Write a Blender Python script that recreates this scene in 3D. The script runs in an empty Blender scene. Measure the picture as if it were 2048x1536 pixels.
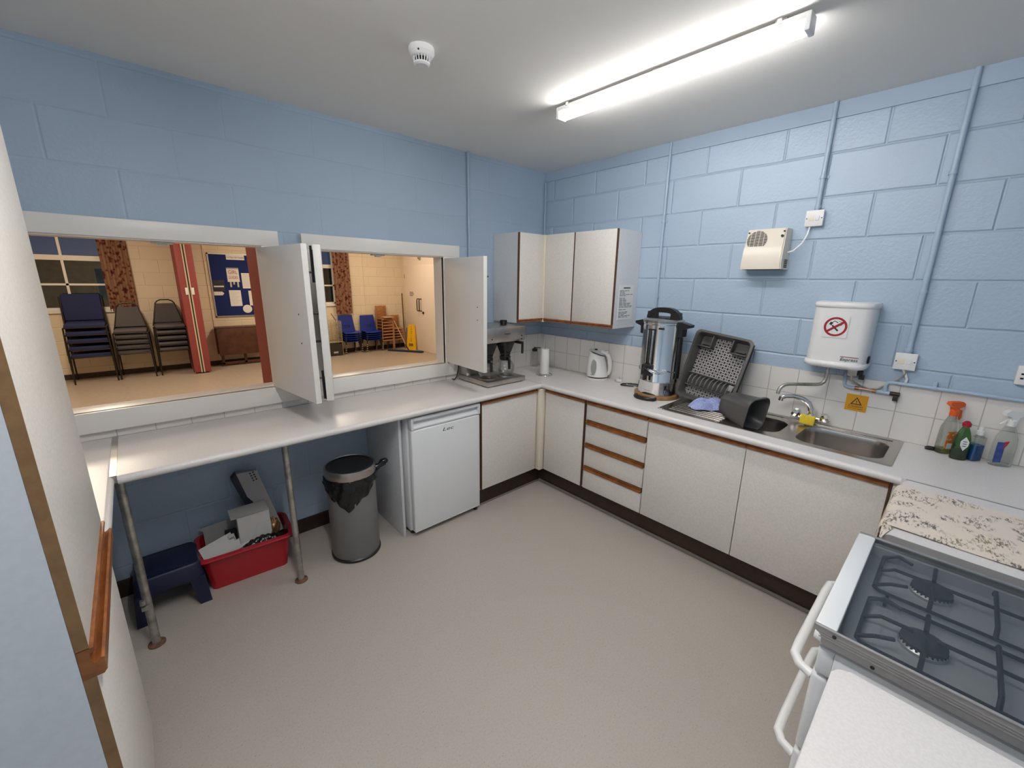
import bpy, bmesh, math, random
from math import pi, sin, cos, radians
from mathutils import Vector, Matrix

SC = bpy.context.scene
COL = SC.collection
rnd = random.Random(7)

# ------------------------------------------------------------------ camera
cam_d = bpy.data.cameras.new('camera')
cam = bpy.data.objects.new('camera', cam_d)
COL.objects.link(cam)
cam_d.sensor_width = 36.0
cam_d.lens = 825.94 * 36.0 / 2048.0
cam_d.clip_start = 0.02
cam_d.clip_end = 100
YAW, PITCH, ROLL = 0.7403931, -0.2444950, 0.0155037
_f = Vector((sin(YAW) * cos(PITCH), cos(YAW) * cos(PITCH), sin(PITCH)))
_r = Vector((cos(YAW), -sin(YAW), 0))
_u = _r.cross(_f)
_r2 = cos(ROLL) * _r + sin(ROLL) * _u
_u2 = -sin(ROLL) * _r + cos(ROLL) * _u
_m = Matrix((( _r2.x, _u2.x, -_f.x), (_r2.y, _u2.y, -_f.y), (_r2.z, _u2.z, -_f.z))).to_4x4()
_m.translation = Vector((-2.94844, -2.81515, 1.69917))
cam.matrix_world = _m
SC.camera = cam

# ------------------------------------------------------------------ world, exposure, hall lamps
w = bpy.data.worlds.new('dusk')
SC.world = w
w.use_nodes = True
w.node_tree.nodes['Background'].inputs[0].default_value = (0.055, 0.085, 0.17, 1)
w.node_tree.nodes['Background'].inputs[1].default_value = 0.45
SC.view_settings.view_transform = 'Standard'
SC.view_settings.look = 'None'
SC.view_settings.gamma = 1
SC.view_settings.use_curve_mapping = False
SC.view_settings.exposure = 0.62
LAMP_STRENGTH = 24.5          # kitchen batten over the sink side
LAMP_STRENGTH_B = 55.0        # second batten, behind the camera
HALL_POWER = 28.0

def area(name, loc, sx, sy, power, col, rot=(0, 0, 0)):
    d = bpy.data.lights.new(name, 'AREA')
    d.shape = 'RECTANGLE'
    d.size, d.size_y = sx, sy
    d.energy = power
    d.color = col
    o = bpy.data.objects.new(name, d)
    o.location = loc
    o.rotation_euler = rot
    COL.objects.link(o)
    return o
for hx, hy, k in ((-3.5, 4.4, 1.35), (-0.6, 4.6, 1.2), (1.2, 5.3, .6), (-3.4, 2.0, .45)):
    area('hall_lamp', (hx, hy, 2.88), 0.3, 1.5, HALL_POWER * k, (1.0, 0.84, 0.65))

# ------------------------------------------------------------------ materials
MATS = {}
def nt(m):
    return m.node_tree.nodes, m.node_tree.links
def mat(name, col, rough=0.5, metal=0.0, spec=0.5, noise=0.0, nscale=40.0, bump=0.0, bscale=200.0, coat=0.0, col2=None, thr=None):
    """Principled surface with optional colour mottling (noise) and fine bump."""
    m = bpy.data.materials.new(name)
    m.use_nodes = True
    N, L = nt(m)
    b = N['Principled BSDF']
    b.inputs['Base Color'].default_value = (*col, 1)
    b.inputs['Roughness'].default_value = rough
    b.inputs['Metallic'].default_value = metal
    b.inputs['Specular IOR Level'].default_value = spec
    if coat:
        b.inputs['Coat Weight'].default_value = coat
    tc = N.new('ShaderNodeTexCoord')
    if noise or col2:
        n = N.new('ShaderNodeTexNoise')
        n.inputs['Scale'].default_value = nscale
        n.inputs['Detail'].default_value = 4
        L.new(tc.outputs['Object'], n.inputs['Vector'])
        r = N.new('ShaderNodeValToRGB')
        c2 = col2 or tuple(max(0, c * (1 - noise)) for c in col)
        c1 = col if col2 else tuple(min(1, c * (1 + noise * .5)) for c in col)
        r.color_ramp.elements[0].color = (*c2, 1)
        r.color_ramp.elements[1].color = (*c1, 1)
        lo, hi = thr or (0.35, 0.65)
        r.color_ramp.elements[0].position = lo
        r.color_ramp.elements[1].position = hi
        L.new(n.outputs['Fac'], r.inputs['Fac'])
        L.new(r.outputs['Color'], b.inputs['Base Color'])
    if bump:
        n2 = N.new('ShaderNodeTexNoise')
        n2.inputs['Scale'].default_value = bscale
        n2.inputs['Detail'].default_value = 3
        L.new(tc.outputs['Object'], n2.inputs['Vector'])
        bp = N.new('ShaderNodeBump')
        bp.inputs['Strength'].default_value = bump
        bp.inputs['Distance'].default_value = 0.002
        L.new(n2.outputs['Fac'], bp.inputs['Height'])
        L.new(bp.outputs['Normal'], b.inputs['Normal'])
    MATS[name] = m
    return m

def brick_mat(name, col, mortar, bw, rh, ms, horiz, offset=0.5, rough=0.5, bdist=0.004, z0=0.0, h0=0.0, inv=True, nb=0.25, spec=0.5, nscale=60, tintvar=0.03, wav=0.0):
    """horiz: 'X' or 'Y' - the world axis running along the wall (objects sit at the origin, so Object = world)."""
    m = bpy.data.materials.new(name)
    m.use_nodes = True
    N, L = nt(m)
    b = N['Principled BSDF']
    b.inputs['Roughness'].default_value = rough
    b.inputs['Specular IOR Level'].default_value = spec
    tc = N.new('ShaderNodeTexCoord')
    sp = N.new('ShaderNodeSeparateXYZ')
    L.new(tc.outputs['Object'], sp.inputs[0])
    cb = N.new('ShaderNodeCombineXYZ')
    ah = N.new('ShaderNodeMath'); ah.operation = 'ADD'; ah.inputs[1].default_value = h0
    az = N.new('ShaderNodeMath'); az.operation = 'ADD'; az.inputs[1].default_value = -z0
    L.new(sp.outputs[horiz], ah.inputs[0]); L.new(sp.outputs['Z'], az.inputs[0])
    # slight waviness of the joints
    wn = N.new('ShaderNodeTexNoise'); wn.inputs['Scale'].default_value = 3.0
    L.new(tc.outputs['Object'], wn.inputs['Vector'])
    wm = N.new('ShaderNodeMath'); wm.operation = 'MULTIPLY_ADD'
    wm.inputs[1].default_value = wav
    L.new(wn.outputs['Fac'], wm.inputs[0]); L.new(az.outputs[0], wm.inputs[2])
    L.new(ah.outputs[0], cb.inputs[0]); L.new(wm.outputs[0], cb.inputs[1])
    br = N.new('ShaderNodeTexBrick')
    br.offset = offset
    br.inputs['Scale'].default_value = 1.0
    br.inputs['Mortar Size'].default_value = ms
    br.inputs['Mortar Smooth'].default_value = 0.9 if offset else 0.2
    br.inputs['Brick Width'].default_value = bw
    br.inputs['Row Height'].default_value = rh
    br.inputs['Color1'].default_value = (*col, 1)
    br.inputs['Color2'].default_value = (*[c * (1 - tintvar) for c in col], 1)
    br.inputs['Mortar'].default_value = (*mortar, 1)
    L.new(cb.outputs[0], br.inputs['Vector'])
    L.new(br.outputs['Color'], b.inputs['Base Color'])
    n2 = N.new('ShaderNodeTexNoise'); n2.inputs['Scale'].default_value = nscale; n2.inputs['Detail'].default_value = 5
    L.new(tc.outputs['Object'], n2.inputs['Vector'])
    mx = N.new('ShaderNodeMath'); mx.operation = 'MULTIPLY_ADD'; mx.inputs[1].default_value = -1.0
    nm = N.new('ShaderNodeMath'); nm.operation = 'MULTIPLY'; nm.inputs[1].default_value = nb
    L.new(n2.outputs['Fac'], nm.inputs[0])
    L.new(br.outputs['Fac'], mx.inputs[0]); L.new(nm.outputs[0], mx.inputs[2])
    bp = N.new('ShaderNodeBump'); bp.inputs['Strength'].default_value = 1.0; bp.inputs['Distance'].default_value = bdist
    L.new(mx.outputs[0], bp.inputs['Height']); L.new(bp.outputs['Normal'], b.inputs['Normal'])
    MATS[name] = m
    return m

def emis(name, col, s):
    m = bpy.data.materials.new(name); m.use_nodes = True
    N, L = nt(m)
    b = N['Principled BSDF']
    b.inputs['Base Color'].default_value = (.9, .9, .9, 1)
    b.inputs['Emission Color'].default_value = (*col, 1)
    b.inputs['Emission Strength'].default_value = s
    return m

def thin_glass(name, tint, gloss=0.08, rough=0.02, span=0.55):
    """clear thin-walled glass or plastic: tinted transparency plus a fresnel reflection"""
    m = bpy.data.materials.new(name); m.use_nodes = True
    N, L = nt(m)
    for n in list(N):
        if n.type != 'OUTPUT_MATERIAL': N.remove(n)
    out = [n for n in N if n.type == 'OUTPUT_MATERIAL'][0]
    t = N.new('ShaderNodeBsdfTransparent'); t.inputs[0].default_value = (*tint, 1)
    g = N.new('ShaderNodeBsdfGlossy'); g.inputs['Roughness'].default_value = rough
    g.inputs[0].default_value = (1, 1, 1, 1)
    lw = N.new('ShaderNodeLayerWeight'); lw.inputs['Blend'].default_value = 0.25
    mp = N.new('ShaderNodeMapRange'); mp.inputs['To Min'].default_value = gloss; mp.inputs['To Max'].default_value = min(1, gloss + span)
    L.new(lw.outputs['Fresnel'], mp.inputs['Value'])
    mx = N.new('ShaderNodeMixShader')
    L.new(mp.outputs[0], mx.inputs[0]); L.new(t.outputs[0], mx.inputs[1]); L.new(g.outputs[0], mx.inputs[2])
    L.new(mx.outputs[0], out.inputs['Surface'])
    return m

BLUE = (0.415, 0.525, 0.652)
M_wallX = brick_mat('painted_block_blue_x', BLUE, BLUE, .45, .2225, .008, 'X', z0=1.743 - .006, h0=.2, nb=.6, rough=.5, bdist=.0016, wav=.012)
M_wallY = brick_mat('painted_block_blue_y', BLUE, BLUE, .45, .2225, .009, 'Y', z0=1.743 - .006, h0=.11, nb=.45, rough=.38, bdist=.0045, wav=.012)
CREAM = (0.80, 0.675, 0.50)
M_creamX = brick_mat('painted_block_cream_x', CREAM, CREAM, .45, .2225, .010, 'X', z0=1.743, nb=.3, rough=.5)
M_creamY = brick_mat('painted_block_cream_y', CREAM, CREAM, .45, .2225, .010, 'Y', z0=1.743, nb=.3, rough=.5)
TILE = (0.80, 0.77, 0.73)
M_tileX = brick_mat('white_tile_x', TILE, (0.52, 0.49, 0.45), .1525, .1525, .0022, 'X', offset=0, rough=.12, bdist=.001, z0=.9, h0=.05, nb=.02, tintvar=.02)
M_tileY = brick_mat('white_tile_y', TILE, (0.52, 0.49, 0.45), .1525, .1525, .0022, 'Y', offset=0, rough=.12, bdist=.001, z0=.9, h0=2.025 % .1525, nb=.02, tintvar=.02)
M_ceil = mat('ceiling_paint', (.84, .825, .79), .9, bump=.15, bscale=90)
M_floor = mat('speckled_vinyl', (.475, .43, .38), .42, noise=.05, nscale=110)
def add_flecks(m, base_scale, col, thr=.70, amt=.6):
    N, L = nt(m); b = N['Principled BSDF']
    src = b.inputs['Base Color'].links[0].from_socket
    tc = [n for n in N if n.type == 'TEX_COORD'][0]
    v = N.new('ShaderNodeTexNoise'); v.inputs['Scale'].default_value = base_scale; v.inputs['Detail'].default_value = 1
    L.new(tc.outputs['Object'], v.inputs['Vector'])
    r = N.new('ShaderNodeMapRange'); r.inputs['From Min'].default_value = thr; r.inputs['From Max'].default_value = thr + .05; r.inputs['To Max'].default_value = amt
    L.new(v.outputs['Fac'], r.inputs['Value'])
    mx = N.new('ShaderNodeMix'); mx.data_type = 'RGBA'; mx.inputs[7].default_value = (*col, 1)
    L.new(r.outputs[0], mx.inputs[0]); L.new(src, mx.inputs[6]); L.new(mx.outputs[2], b.inputs['Base Color'])
add_flecks(M_floor, 170, (.16, .14, .12), .68, .55)
M_hfloor = mat('hall_vinyl', (.42, .34, .265), .35, noise=.08, nscale=20)
M_white = mat('white_gloss_paint', (.86, .83, .78), .35)
M_shut = mat('shutter_paint', (.82, .79, .74), .4)
M_sash = mat('white_sash', (.80, .76, .70), .4)
M_skirt = mat('brown_skirting', (.035, .017, .010), .5, noise=.2)
M_cab = mat('door_laminate', (.78, .745, .685), .45, noise=.06, nscale=120, bump=.12, bscale=120)
M_side = mat('carcass_laminate', (.70, .71, .725), .5, noise=.03, nscale=60)
M_post = mat('cream_post', (.80, .72, .60), .45)
M_wood = mat('handle_wood', (.33, .115, .03), .38, col2=(.19, .06, .016), nscale=30, coat=.2)
M_edge = mat('brown_edging', (.11, .045, .02), .45)
M_edge2 = mat('tan_edging', (.26, .14, .055), .5, noise=.15)
M_top = mat('worktop_laminate', (.77, .735, .715), .32, noise=.05, nscale=160)
M_topedge = mat('worktop_edge', (.36, .35, .34), .5)
M_alu = mat('aluminium', (.55, .54, .52), .38, metal=1)
M_steel = mat('stainless', (.47, .44, .41), .25, metal=1, bump=.04, bscale=300)
M_chrome = mat('chrome', (.80, .79, .77), .07, metal=1)
M_chromeB = mat('brushed_steel', (.56, .52, .48), .3, metal=1, noise=.12, nscale=15)
M_galv = mat('dull_metal_tube', (.46, .44, .40), .42, metal=.85, noise=.3, nscale=25)
M_rust = mat('rusty_foot', (.17, .08, .045), .7, noise=.5, nscale=60)
M_black = mat('black_plastic', (.012, .012, .013), .35)
M_blackm = mat('black_iron', (.018, .018, .02), .5)
M_bag = mat('black_polythene', (.006, .006, .007), .22, bump=.6, bscale=28)
M_wplastic = mat('white_plastic', (.82, .81, .80), .3)
M_wapp = mat('white_enamel', (.81, .82, .83), .25)
M_cream_pl = mat('cream_plastic', (.80, .73, .62), .32)
M_dark = mat('dark_void', (.01, .01, .01), .9)
M_conduit = mat('blue_conduit', (BLUE[0]*.98, BLUE[1]*.98, BLUE[2]*.98), .35)
M_grey = mat('grey_powder_coat', (.17, .165, .16), .45)
M_red = mat('red_plastic', (.42, .008, .018), .25)
M_navy = mat('navy_plastic', (.005, .007, .034), .45)
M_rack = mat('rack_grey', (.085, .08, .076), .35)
M_rackl = mat('rack_mesh_grey', (.36, .345, .33), .4)
M_paper = mat('paper', (.80, .79, .77), .7)
M_ink = mat('ink', (.03, .03, .035), .7)
M_copper = mat('copper_braid', (.35, .17, .11), .35, metal=.8)
M_yellow = mat('yellow_sponge', (.85, .62, .04), .8, noise=.15, nscale=200)
M_signy = mat('sign_amber', (.80, .38, .015), .45)
M_floory = mat('wet_sign_yellow', (.85, .48, .01), .4)
M_signred = mat('sign_red', (.33, .012, .02), .4)
M_bluecloth = mat('blue_cloth', (.36, .42, .72), .85, noise=.25, nscale=160)
M_card = mat('grey_card', (.60, .59, .57), .6)
M_card2 = mat('grey_card_shade', (.42, .41, .40), .6)
M_boardwood = mat('board_wood', (.36, .19, .085), .45, noise=.3, nscale=14)
M_bluefab = mat('navy_fabric', (.018, .024, .085), .9, noise=.2, nscale=150)
M_greyfab = mat('grey_fabric', (.10, .09, .095), .9, noise=.15, nscale=150)
M_frame = mat('dark_chair_frame', (.02, .015, .013), .4, metal=.3)
M_kid = mat('blue_polyprop', (.008, .030, .25), .35)
M_ply = mat('ply_wood', (.42, .19, .07), .45, noise=.2, nscale=18)
M_plyd = mat('ply_wood_edge', (.36, .19, .10), .5)
M_tabled = mat('dark_table_wood', (.085, .030, .014), .4, noise=.3, nscale=8)
M_part = mat('red_vinyl', (.30, .058, .055), .5, noise=.06)
M_pole = mat('brown_pole', (.12, .05, .025), .5)
M_mop = mat('mop_navy', (.02, .02, .05), .8)
M_tan = mat('tan_shaft', (.48, .30, .18), .5)
M_felt = mat('blue_felt', (.006, .020, .13), .9)
M_smoke = thin_glass('smoked_lid_glass', (.80, .805, .81), gloss=.010, span=.18)
M_clear = thin_glass('clear_glass', (.90, .90, .89), gloss=.08)
M_clearpl = thin_glass('clear_plastic', (.86, .88, .86), gloss=.05, rough=.08)
M_pane = thin_glass('window_pane', (.8, .85, .85), gloss=.06)
M_hedge = mat('hedge_leaves', (.012, .11, .085), .8, noise=.6, nscale=9)
M_lamp = emis('batten_diffuser', (1.0, .975, .95), LAMP_STRENGTH)
M_lampB = emis('batten_diffuser_bright', (1.0, .975, .95), LAMP_STRENGTH_B)

def curtain_mat():
    m = bpy.data.materials.new('patterned_curtain'); m.use_nodes = True
    N, L = nt(m); b = N['Principled BSDF']; b.inputs['Roughness'].default_value = .9
    tc = N.new('ShaderNodeTexCoord')
    v = N.new('ShaderNodeTexVoronoi'); v.inputs['Scale'].default_value = 17
    v.feature = 'SMOOTH_F1'
    n = N.new('ShaderNodeTexNoise'); n.inputs['Scale'].default_value = 26; n.inputs['Detail'].default_value = 3
    L.new(tc.outputs['Object'], v.inputs['Vector']); L.new(tc.outputs['Object'], n.inputs['Vector'])
    a = N.new('ShaderNodeMath'); a.operation = 'MULTIPLY_ADD'; a.inputs[1].default_value = .6
    L.new(n.outputs['Fac'], a.inputs[0]); L.new(v.outputs['Distance'], a.inputs[2])
    r = N.new('ShaderNodeValToRGB')
    e = r.color_ramp.elements
    e[0].position = .42; e[0].color = (.045, .010, .006, 1)
    e[1].position = .72; e[1].color = (.27, .145, .085, 1)
    x = e.new(.56); x.color = (.16, .030, .018, 1)
    L.new(a.outputs[0], r.inputs['Fac']); L.new(r.outputs['Color'], b.inputs['Base Color'])
    return m
M_curt = curtain_mat()

def towel_mat():
    m = bpy.data.materials.new('printed_tea_towel'); m.use_nodes = True
    N, L = nt(m); b = N['Principled BSDF']; b.inputs['Roughness'].default_value = .9
    tc = N.new('ShaderNodeTexCoord')
    mp = N.new('ShaderNodeMapping'); mp.inputs['Scale'].default_value = (45, 120, 60); mp.inputs['Rotation'].default_value = (0, 0, .15)
    L.new(tc.outputs['Object'], mp.inputs['Vector'])
    n = N.new('ShaderNodeTexNoise'); n.inputs['Scale'].default_value = 1; n.inputs['Detail'].default_value = 6; n.inputs['Roughness'].default_value = .75
    L.new(mp.outputs[0], n.inputs['Vector'])
    n2 = N.new('ShaderNodeTexNoise'); n2.inputs['Scale'].default_value = 11; n2.inputs['Detail'].default_value = 2
    L.new(tc.outputs['Object'], n2.inputs['Vector'])
    r1 = N.new('ShaderNodeValToRGB'); r1.color_ramp.elements[0].position = .50; r1.color_ramp.elements[1].position = .57
    r2 = N.new('ShaderNodeValToRGB'); r2.color_ramp.elements[0].position = .46; r2.color_ramp.elements[1].position = .56
    L.new(n.outputs['Fac'], r1.inputs['Fac']); L.new(n2.outputs['Fac'], r2.inputs['Fac'])
    mu = N.new('ShaderNodeMath'); mu.operation = 'MULTIPLY'
    L.new(r1.outputs['Color'], mu.inputs[0]); L.new(r2.outputs['Color'], mu.inputs[1])
    n3 = N.new('ShaderNodeTexNoise'); n3.inputs['Scale'].default_value = 7
    L.new(tc.outputs['Object'], n3.inputs['Vector'])
    rc = N.new('ShaderNodeValToRGB'); rc.color_ramp.elements[0].color = (.13, .11, .10, 1); rc.color_ramp.elements[1].color = (.30, .22, .10, 1)
    rc.color_ramp.elements[0].position = .5; rc.color_ramp.elements[1].position = .66
    L.new(n3.outputs['Fac'], rc.inputs['Fac'])
    mx = N.new('ShaderNodeMix'); mx.data_type = 'RGBA'
    mx.inputs[6].default_value = (.80, .70, .60, 1)
    L.new(mu.outputs[0], mx.inputs[0]); L.new(rc.outputs['Color'], mx.inputs[7])
    L.new(mx.outputs[2], b.inputs['Base Color'])
    return m
M_towel = towel_mat()

# ------------------------------------------------------------------ mesh helpers
class MB:
    def __init__(s): s.bm = bmesh.new()
    def box(s, x0, x1, y0, y1, z0, z1, bev=0, seg=2):
        bm = s.bm
        v = [bm.verts.new((x, y, z)) for x in (x0, x1) for y in (y0, y1) for z in (z0, z1)]
        F = [(0, 1, 3, 2), (4, 6, 7, 5), (0, 4, 5, 1), (2, 3, 7, 6), (0, 2, 6, 4), (1, 5, 7, 3)]
        fs = [bm.faces.new([v[i] for i in f]) for f in F]
        if bev:
            es = list({e for f in fs for e in f.edges})
            bmesh.ops.bevel(bm, geom=es, offset=bev, segments=seg, profile=.5, affect='EDGES')
        return s
    def frus(s, c0, sx0, sy0, c1, sx1, sy1):
        """tapered box between two axis-aligned rectangles (c = centre, s = full sizes)"""
        bm = s.bm
        q = []
        for c, sx, sy in ((c0, sx0, sy0), (c1, sx1, sy1)):
            q.append([bm.verts.new((c[0] + a * sx / 2, c[1] + b * sy / 2, c[2])) for a, b in ((-1, -1), (1, -1), (1, 1), (-1, 1))])
        bm.faces.new(q[0][::-1]); bm.faces.new(q[1])
        for i in range(4):
            j = (i + 1) % 4
            bm.faces.new((q[0][i], q[0][j], q[1][j], q[1][i]))
        return s
    def prism(s, pts, axis, a, b):
        """extrude a 2D polygon along an axis ('x': pts=(y,z), 'y': pts=(x,z), 'z': pts=(x,y))"""
        bm = s.bm
        def P(p, t): return {'x': (t, p[0], p[1]), 'y': (p[0], t, p[1]), 'z': (p[0], p[1], t)}[axis]
        A = [bm.verts.new(P(p, a)) for p in pts]; B = [bm.verts.new(P(p, b)) for p in pts]
        n = len(pts)
        bm.faces.new(A[::-1]); bm.faces.new(B)
        for i in range(n):
            j = (i + 1) % n
            bm.faces.new((A[i], A[j], B[j], B[i]))
        return s
    def tube(s, pts, r, n=10, closed=False, cap=True):
        bm = s.bm
        P = [Vector(p) for p in pts]; m = len(P)
        rs = r if isinstance(r, (list, tuple)) else [r] * m
        rings = []; prev = None
        for i, p in enumerate(P):
            if closed: t = (P[(i + 1) % m] - P[i - 1])
            else: t = P[min(i + 1, m - 1)] - P[max(i - 1, 0)]
            t.normalize()
            if prev is None:
                a = t.orthogonal().normalized()
            else:
                a = prev - t * prev.dot(t)
                a = a.normalized() if a.length > 1e-6 else t.orthogonal().normalized()
            prev = a; b = t.cross(a)
            rings.append([bm.verts.new(p + rs[i] * (cos(2 * pi * k / n) * a + sin(2 * pi * k / n) * b)) for k in range(n)])
        cnt = m if closed else m - 1
        for i in range(cnt):
            R0, R1 = rings[i], rings[(i + 1) % m]
            off = 0
            if closed and i == m - 1:
                off = min(range(n), key=lambda o: (R0[0].co - R1[o].co).length)
            for k in range(n):
                bm.faces.new((R0[k], R0[(k + 1) % n], R1[(k + 1 + off) % n], R1[(k + off) % n]))
        if cap and not closed:
            bm.faces.new(rings[0][::-1]); bm.faces.new(rings[-1])
        return s
    def cyl(s, a, b, r, r2=None, n=24): return s.tube([a, b], [r, r if r2 is None else r2], n)
    def lathe(s, prof, c=(0, 0, 0), n=36, cap0=True, cap1=True, sx=1, sy=1):
        """profile [(radius, z)] turned about the vertical through c"""
        bm = s.bm; c = Vector(c); rings = []
        for r, z in prof:
            if r < 1e-6: rings.append([bm.verts.new(c + Vector((0, 0, z)))])
            else: rings.append([bm.verts.new(c + Vector((sx * r * cos(2 * pi * k / n), sy * r * sin(2 * pi * k / n), z))) for k in range(n)])
        for R0, R1 in zip(rings, rings[1:]):
            for k in range(n):
                j = (k + 1) % n
                if len(R0) == 1 and len(R1) == 1: continue
                if len(R0) == 1: bm.faces.new((R0[0], R1[j], R1[k]))
                elif len(R1) == 1: bm.faces.new((R0[k], R0[j], R1[0]))
                else: bm.faces.new((R0[k], R0[j], R1[j], R1[k]))
        if cap0 and len(rings[0]) > 1: bm.faces.new(rings[0][::-1])
        if cap1 and len(rings[-1]) > 1: bm.faces.new(rings[-1])
        return s
    def sphere(s, c, r, sc=(1, 1, 1), n=20):
        pr = [(r * sin(pi * i / 12), -r * cos(pi * i / 12)) for i in range(13)]
        pr[0] = (0, -r); pr[-1] = (0, r)
        m = MB().lathe(pr, n=n, cap0=False, cap1=False)
        m.xf(Matrix.Translation(c) @ Matrix.Diagonal((*sc, 1)))
        return s.add(m)
    def grid(s, fn, nu, nv):
        """surface from fn(u, v) with u, v in 0..1"""
        bm = s.bm
        V = [[bm.verts.new(fn(i / nu, j / nv)) for j in range(nv + 1)] for i in range(nu + 1)]
        for i in range(nu):
            for j in range(nv):
                bm.faces.new((V[i][j], V[i + 1][j], V[i + 1][j + 1], V[i][j + 1]))
        return s
    def solid(s, t):
        bmesh.ops.recalc_face_normals(s.bm, faces=s.bm.faces[:])
        bmesh.ops.solidify(s.bm, geom=s.bm.faces[:], thickness=t)
        return s
    def xf(s, M):
        bmesh.ops.transform(s.bm, matrix=M, verts=s.bm.verts[:]); return s
    def add(s, o):
        me = bpy.data.meshes.new('tmp'); o.bm.to_mesh(me); o.bm.free()
        s.bm.from_mesh(me); bpy.data.meshes.remove(me); return s
    def text(s, body, size, M, ext=0.0004, align='CENTER', sx=1.0, shear=0.0):
        cu = bpy.data.curves.new('t', 'FONT'); cu.body = body; cu.size = size; cu.extrude = ext
        cu.align_x = align; cu.align_y = 'CENTER'; cu.shear = shear; cu.resolution_u = 3
        o = bpy.data.objects.new('t', cu); COL.objects.link(o)
        bpy.context.view_layer.update()
        dg = bpy.context.evaluated_depsgraph_get()
        me = bpy.data.meshes.new_from_object(o.evaluated_get(dg))
        me.transform(M @ Matrix.Diagonal((sx, 1, 1, 1)))
        s.bm.from_mesh(me)
        bpy.data.objects.remove(o); bpy.data.curves.remove(cu); bpy.data.meshes.remove(me)
        return s

WL = {}
def obj(name, mb, m, parent=None, local=False, label=None, ang=35, flat=False):
    """link the collected shapes as ONE mesh object; world coordinates unless local=True"""
    bm = mb.bm
    bmesh.ops.recalc_face_normals(bm, faces=bm.faces[:])
    if parent is not None and not local:
        bmesh.ops.translate(bm, vec=-WL[parent.name], verts=bm.verts[:])
    me = bpy.data.meshes.new(name)
    bm.to_mesh(me); bm.free()
    if not flat:
        for p in me.polygons: p.use_smooth = True
        me.set_sharp_from_angle(angle=radians(ang))
    me.materials.append(m)
    o = bpy.data.objects.new(name, me)
    COL.objects.link(o)
    WL[o.name] = Vector((0, 0, 0))
    if parent is not None:
        o.parent = parent
        WL[o.name] = WL[parent.name].copy()
    if label: o['label'] = label
    return o
def tag(o, label, cat, group=None):
    o['label'] = label; o['category'] = cat
    if group: o['group'] = group
    return o
def one(name, mb, m, label, cat, group=None, base=None, rz=0, rot=None, **k):
    """a thing that is one mesh; its origin is moved to its base"""
    b = Vector(base) if base else None
    if b is not None and not k.get('local'):
        bmesh.ops.translate(mb.bm, vec=-b, verts=mb.bm.verts[:])
    k.pop('local', None)
    o = obj(name, mb, m, **k)
    if b is not None: o.location = b; WL[o.name] = b
    if rot: o.rotation_euler = rot
    elif rz: o.rotation_euler = (0, 0, rz)
    return tag(o, label, cat, group)
def thing(name, label, cat, loc=(0, 0, 0), rz=0, group=None, rot=None):
    o = bpy.data.objects.new(name, None); COL.objects.link(o)
    o.empty_display_size = .05
    o.location = loc; o.rotation_euler = rot or (0, 0, rz)
    WL[o.name] = Vector(loc)
    return tag(o, label, cat, group)
def struct(name, mb, m, **k):
    o = obj(name, mb, m, **k); o['kind'] = 'structure'; return o
def dup(root, loc, rz=None, label=None, group=None):
    r = root.copy(); COL.objects.link(r); r.location = loc
    if rz is not None: r.rotation_euler = (0, 0, rz)
    if label: r['label'] = label
    if group: r['group'] = group
    for ch in list(root.children):
        c = ch.copy(); COL.objects.link(c); c.parent = r
        for g in list(ch.children):
            d = g.copy(); COL.objects.link(d); d.parent = c
    return r
def facing(o, right, up, normal):
    """matrix taking text/flat art (x right, y up) to a wall"""
    M = Matrix.Identity(4)
    for i in range(3):
        M[i][0] = right[i]; M[i][1] = up[i]; M[i][2] = normal[i]; M[i][3] = o[i]
    return M
def arc(c, r, a0, a1, n, ax=0, ay=1):
    out = []
    for i in range(n + 1):
        a = a0 + (a1 - a0) * i / n
        p = [c[0], c[1], c[2]]; p[ax] += r * cos(a); p[ay] += r * sin(a); out.append(tuple(p))
    return out
def rrect(x0, x1, y0, y1, r, n=6):
    p = []
    for cx, cy, a in ((x1 - r, y1 - r, 0), (x0 + r, y1 - r, pi / 2), (x0 + r, y0 + r, pi), (x1 - r, y0 + r, 3 * pi / 2)):
        for i in range(n + 1):
            t = a + pi / 2 * i / n; p.append((cx + r * cos(t), cy + r * sin(t)))
    return p
# ================================================================== SETTING
H = 2.646
XL, YF = -3.75, -3.45           # left wall, wall behind the camera
HX0, HX1, HY1, HH = -6.2, 2.2, 7.03, 2.95
O1 = (-3.58, -2.335, 1.025, 1.885)     # rough hatch openings x0 x1 z0 z1
O2 = (-2.05, -1.11, 1.025, 1.885)

def wall_with_holes(xa, xb, y0, y1, z0, z1, holes):
    m = MB(); xs = xa
    for (a, b, c, d) in sorted(holes):
        m.box(xs, a, y0, y1, z0, z1); m.box(a, b, y0, y1, z0, c); m.box(a, b, y0, y1, d, z1); xs = b
    m.box(xs, xb, y0, y1, z0, z1)
    return m
struct('floor', MB().box(XL, 0, YF, 0, -.1, 0), M_floor)
struct('ceiling', MB().box(XL - .1, .1, YF - .1, .05, H, H + .1), M_ceil)
struct('wall_back', wall_with_holes(XL, 0, 0, .05, 0, H, [O1, O2]), M_wallX)
struct('wall_right', MB().box(0, .1, YF, .05, 0, H), M_wallY)
struct('wall_left', MB().box(XL - .1, XL, YF, .05, 0, H), M_wallY)
struct('wall_front', MB().box(XL, 0, YF - .1, YF, 0, H), M_wallX)
struct('trim_5', MB().box(-.012, 0, YF, 0, 2.566, H), M_conduit)          # plate along the top of the sink wall
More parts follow.
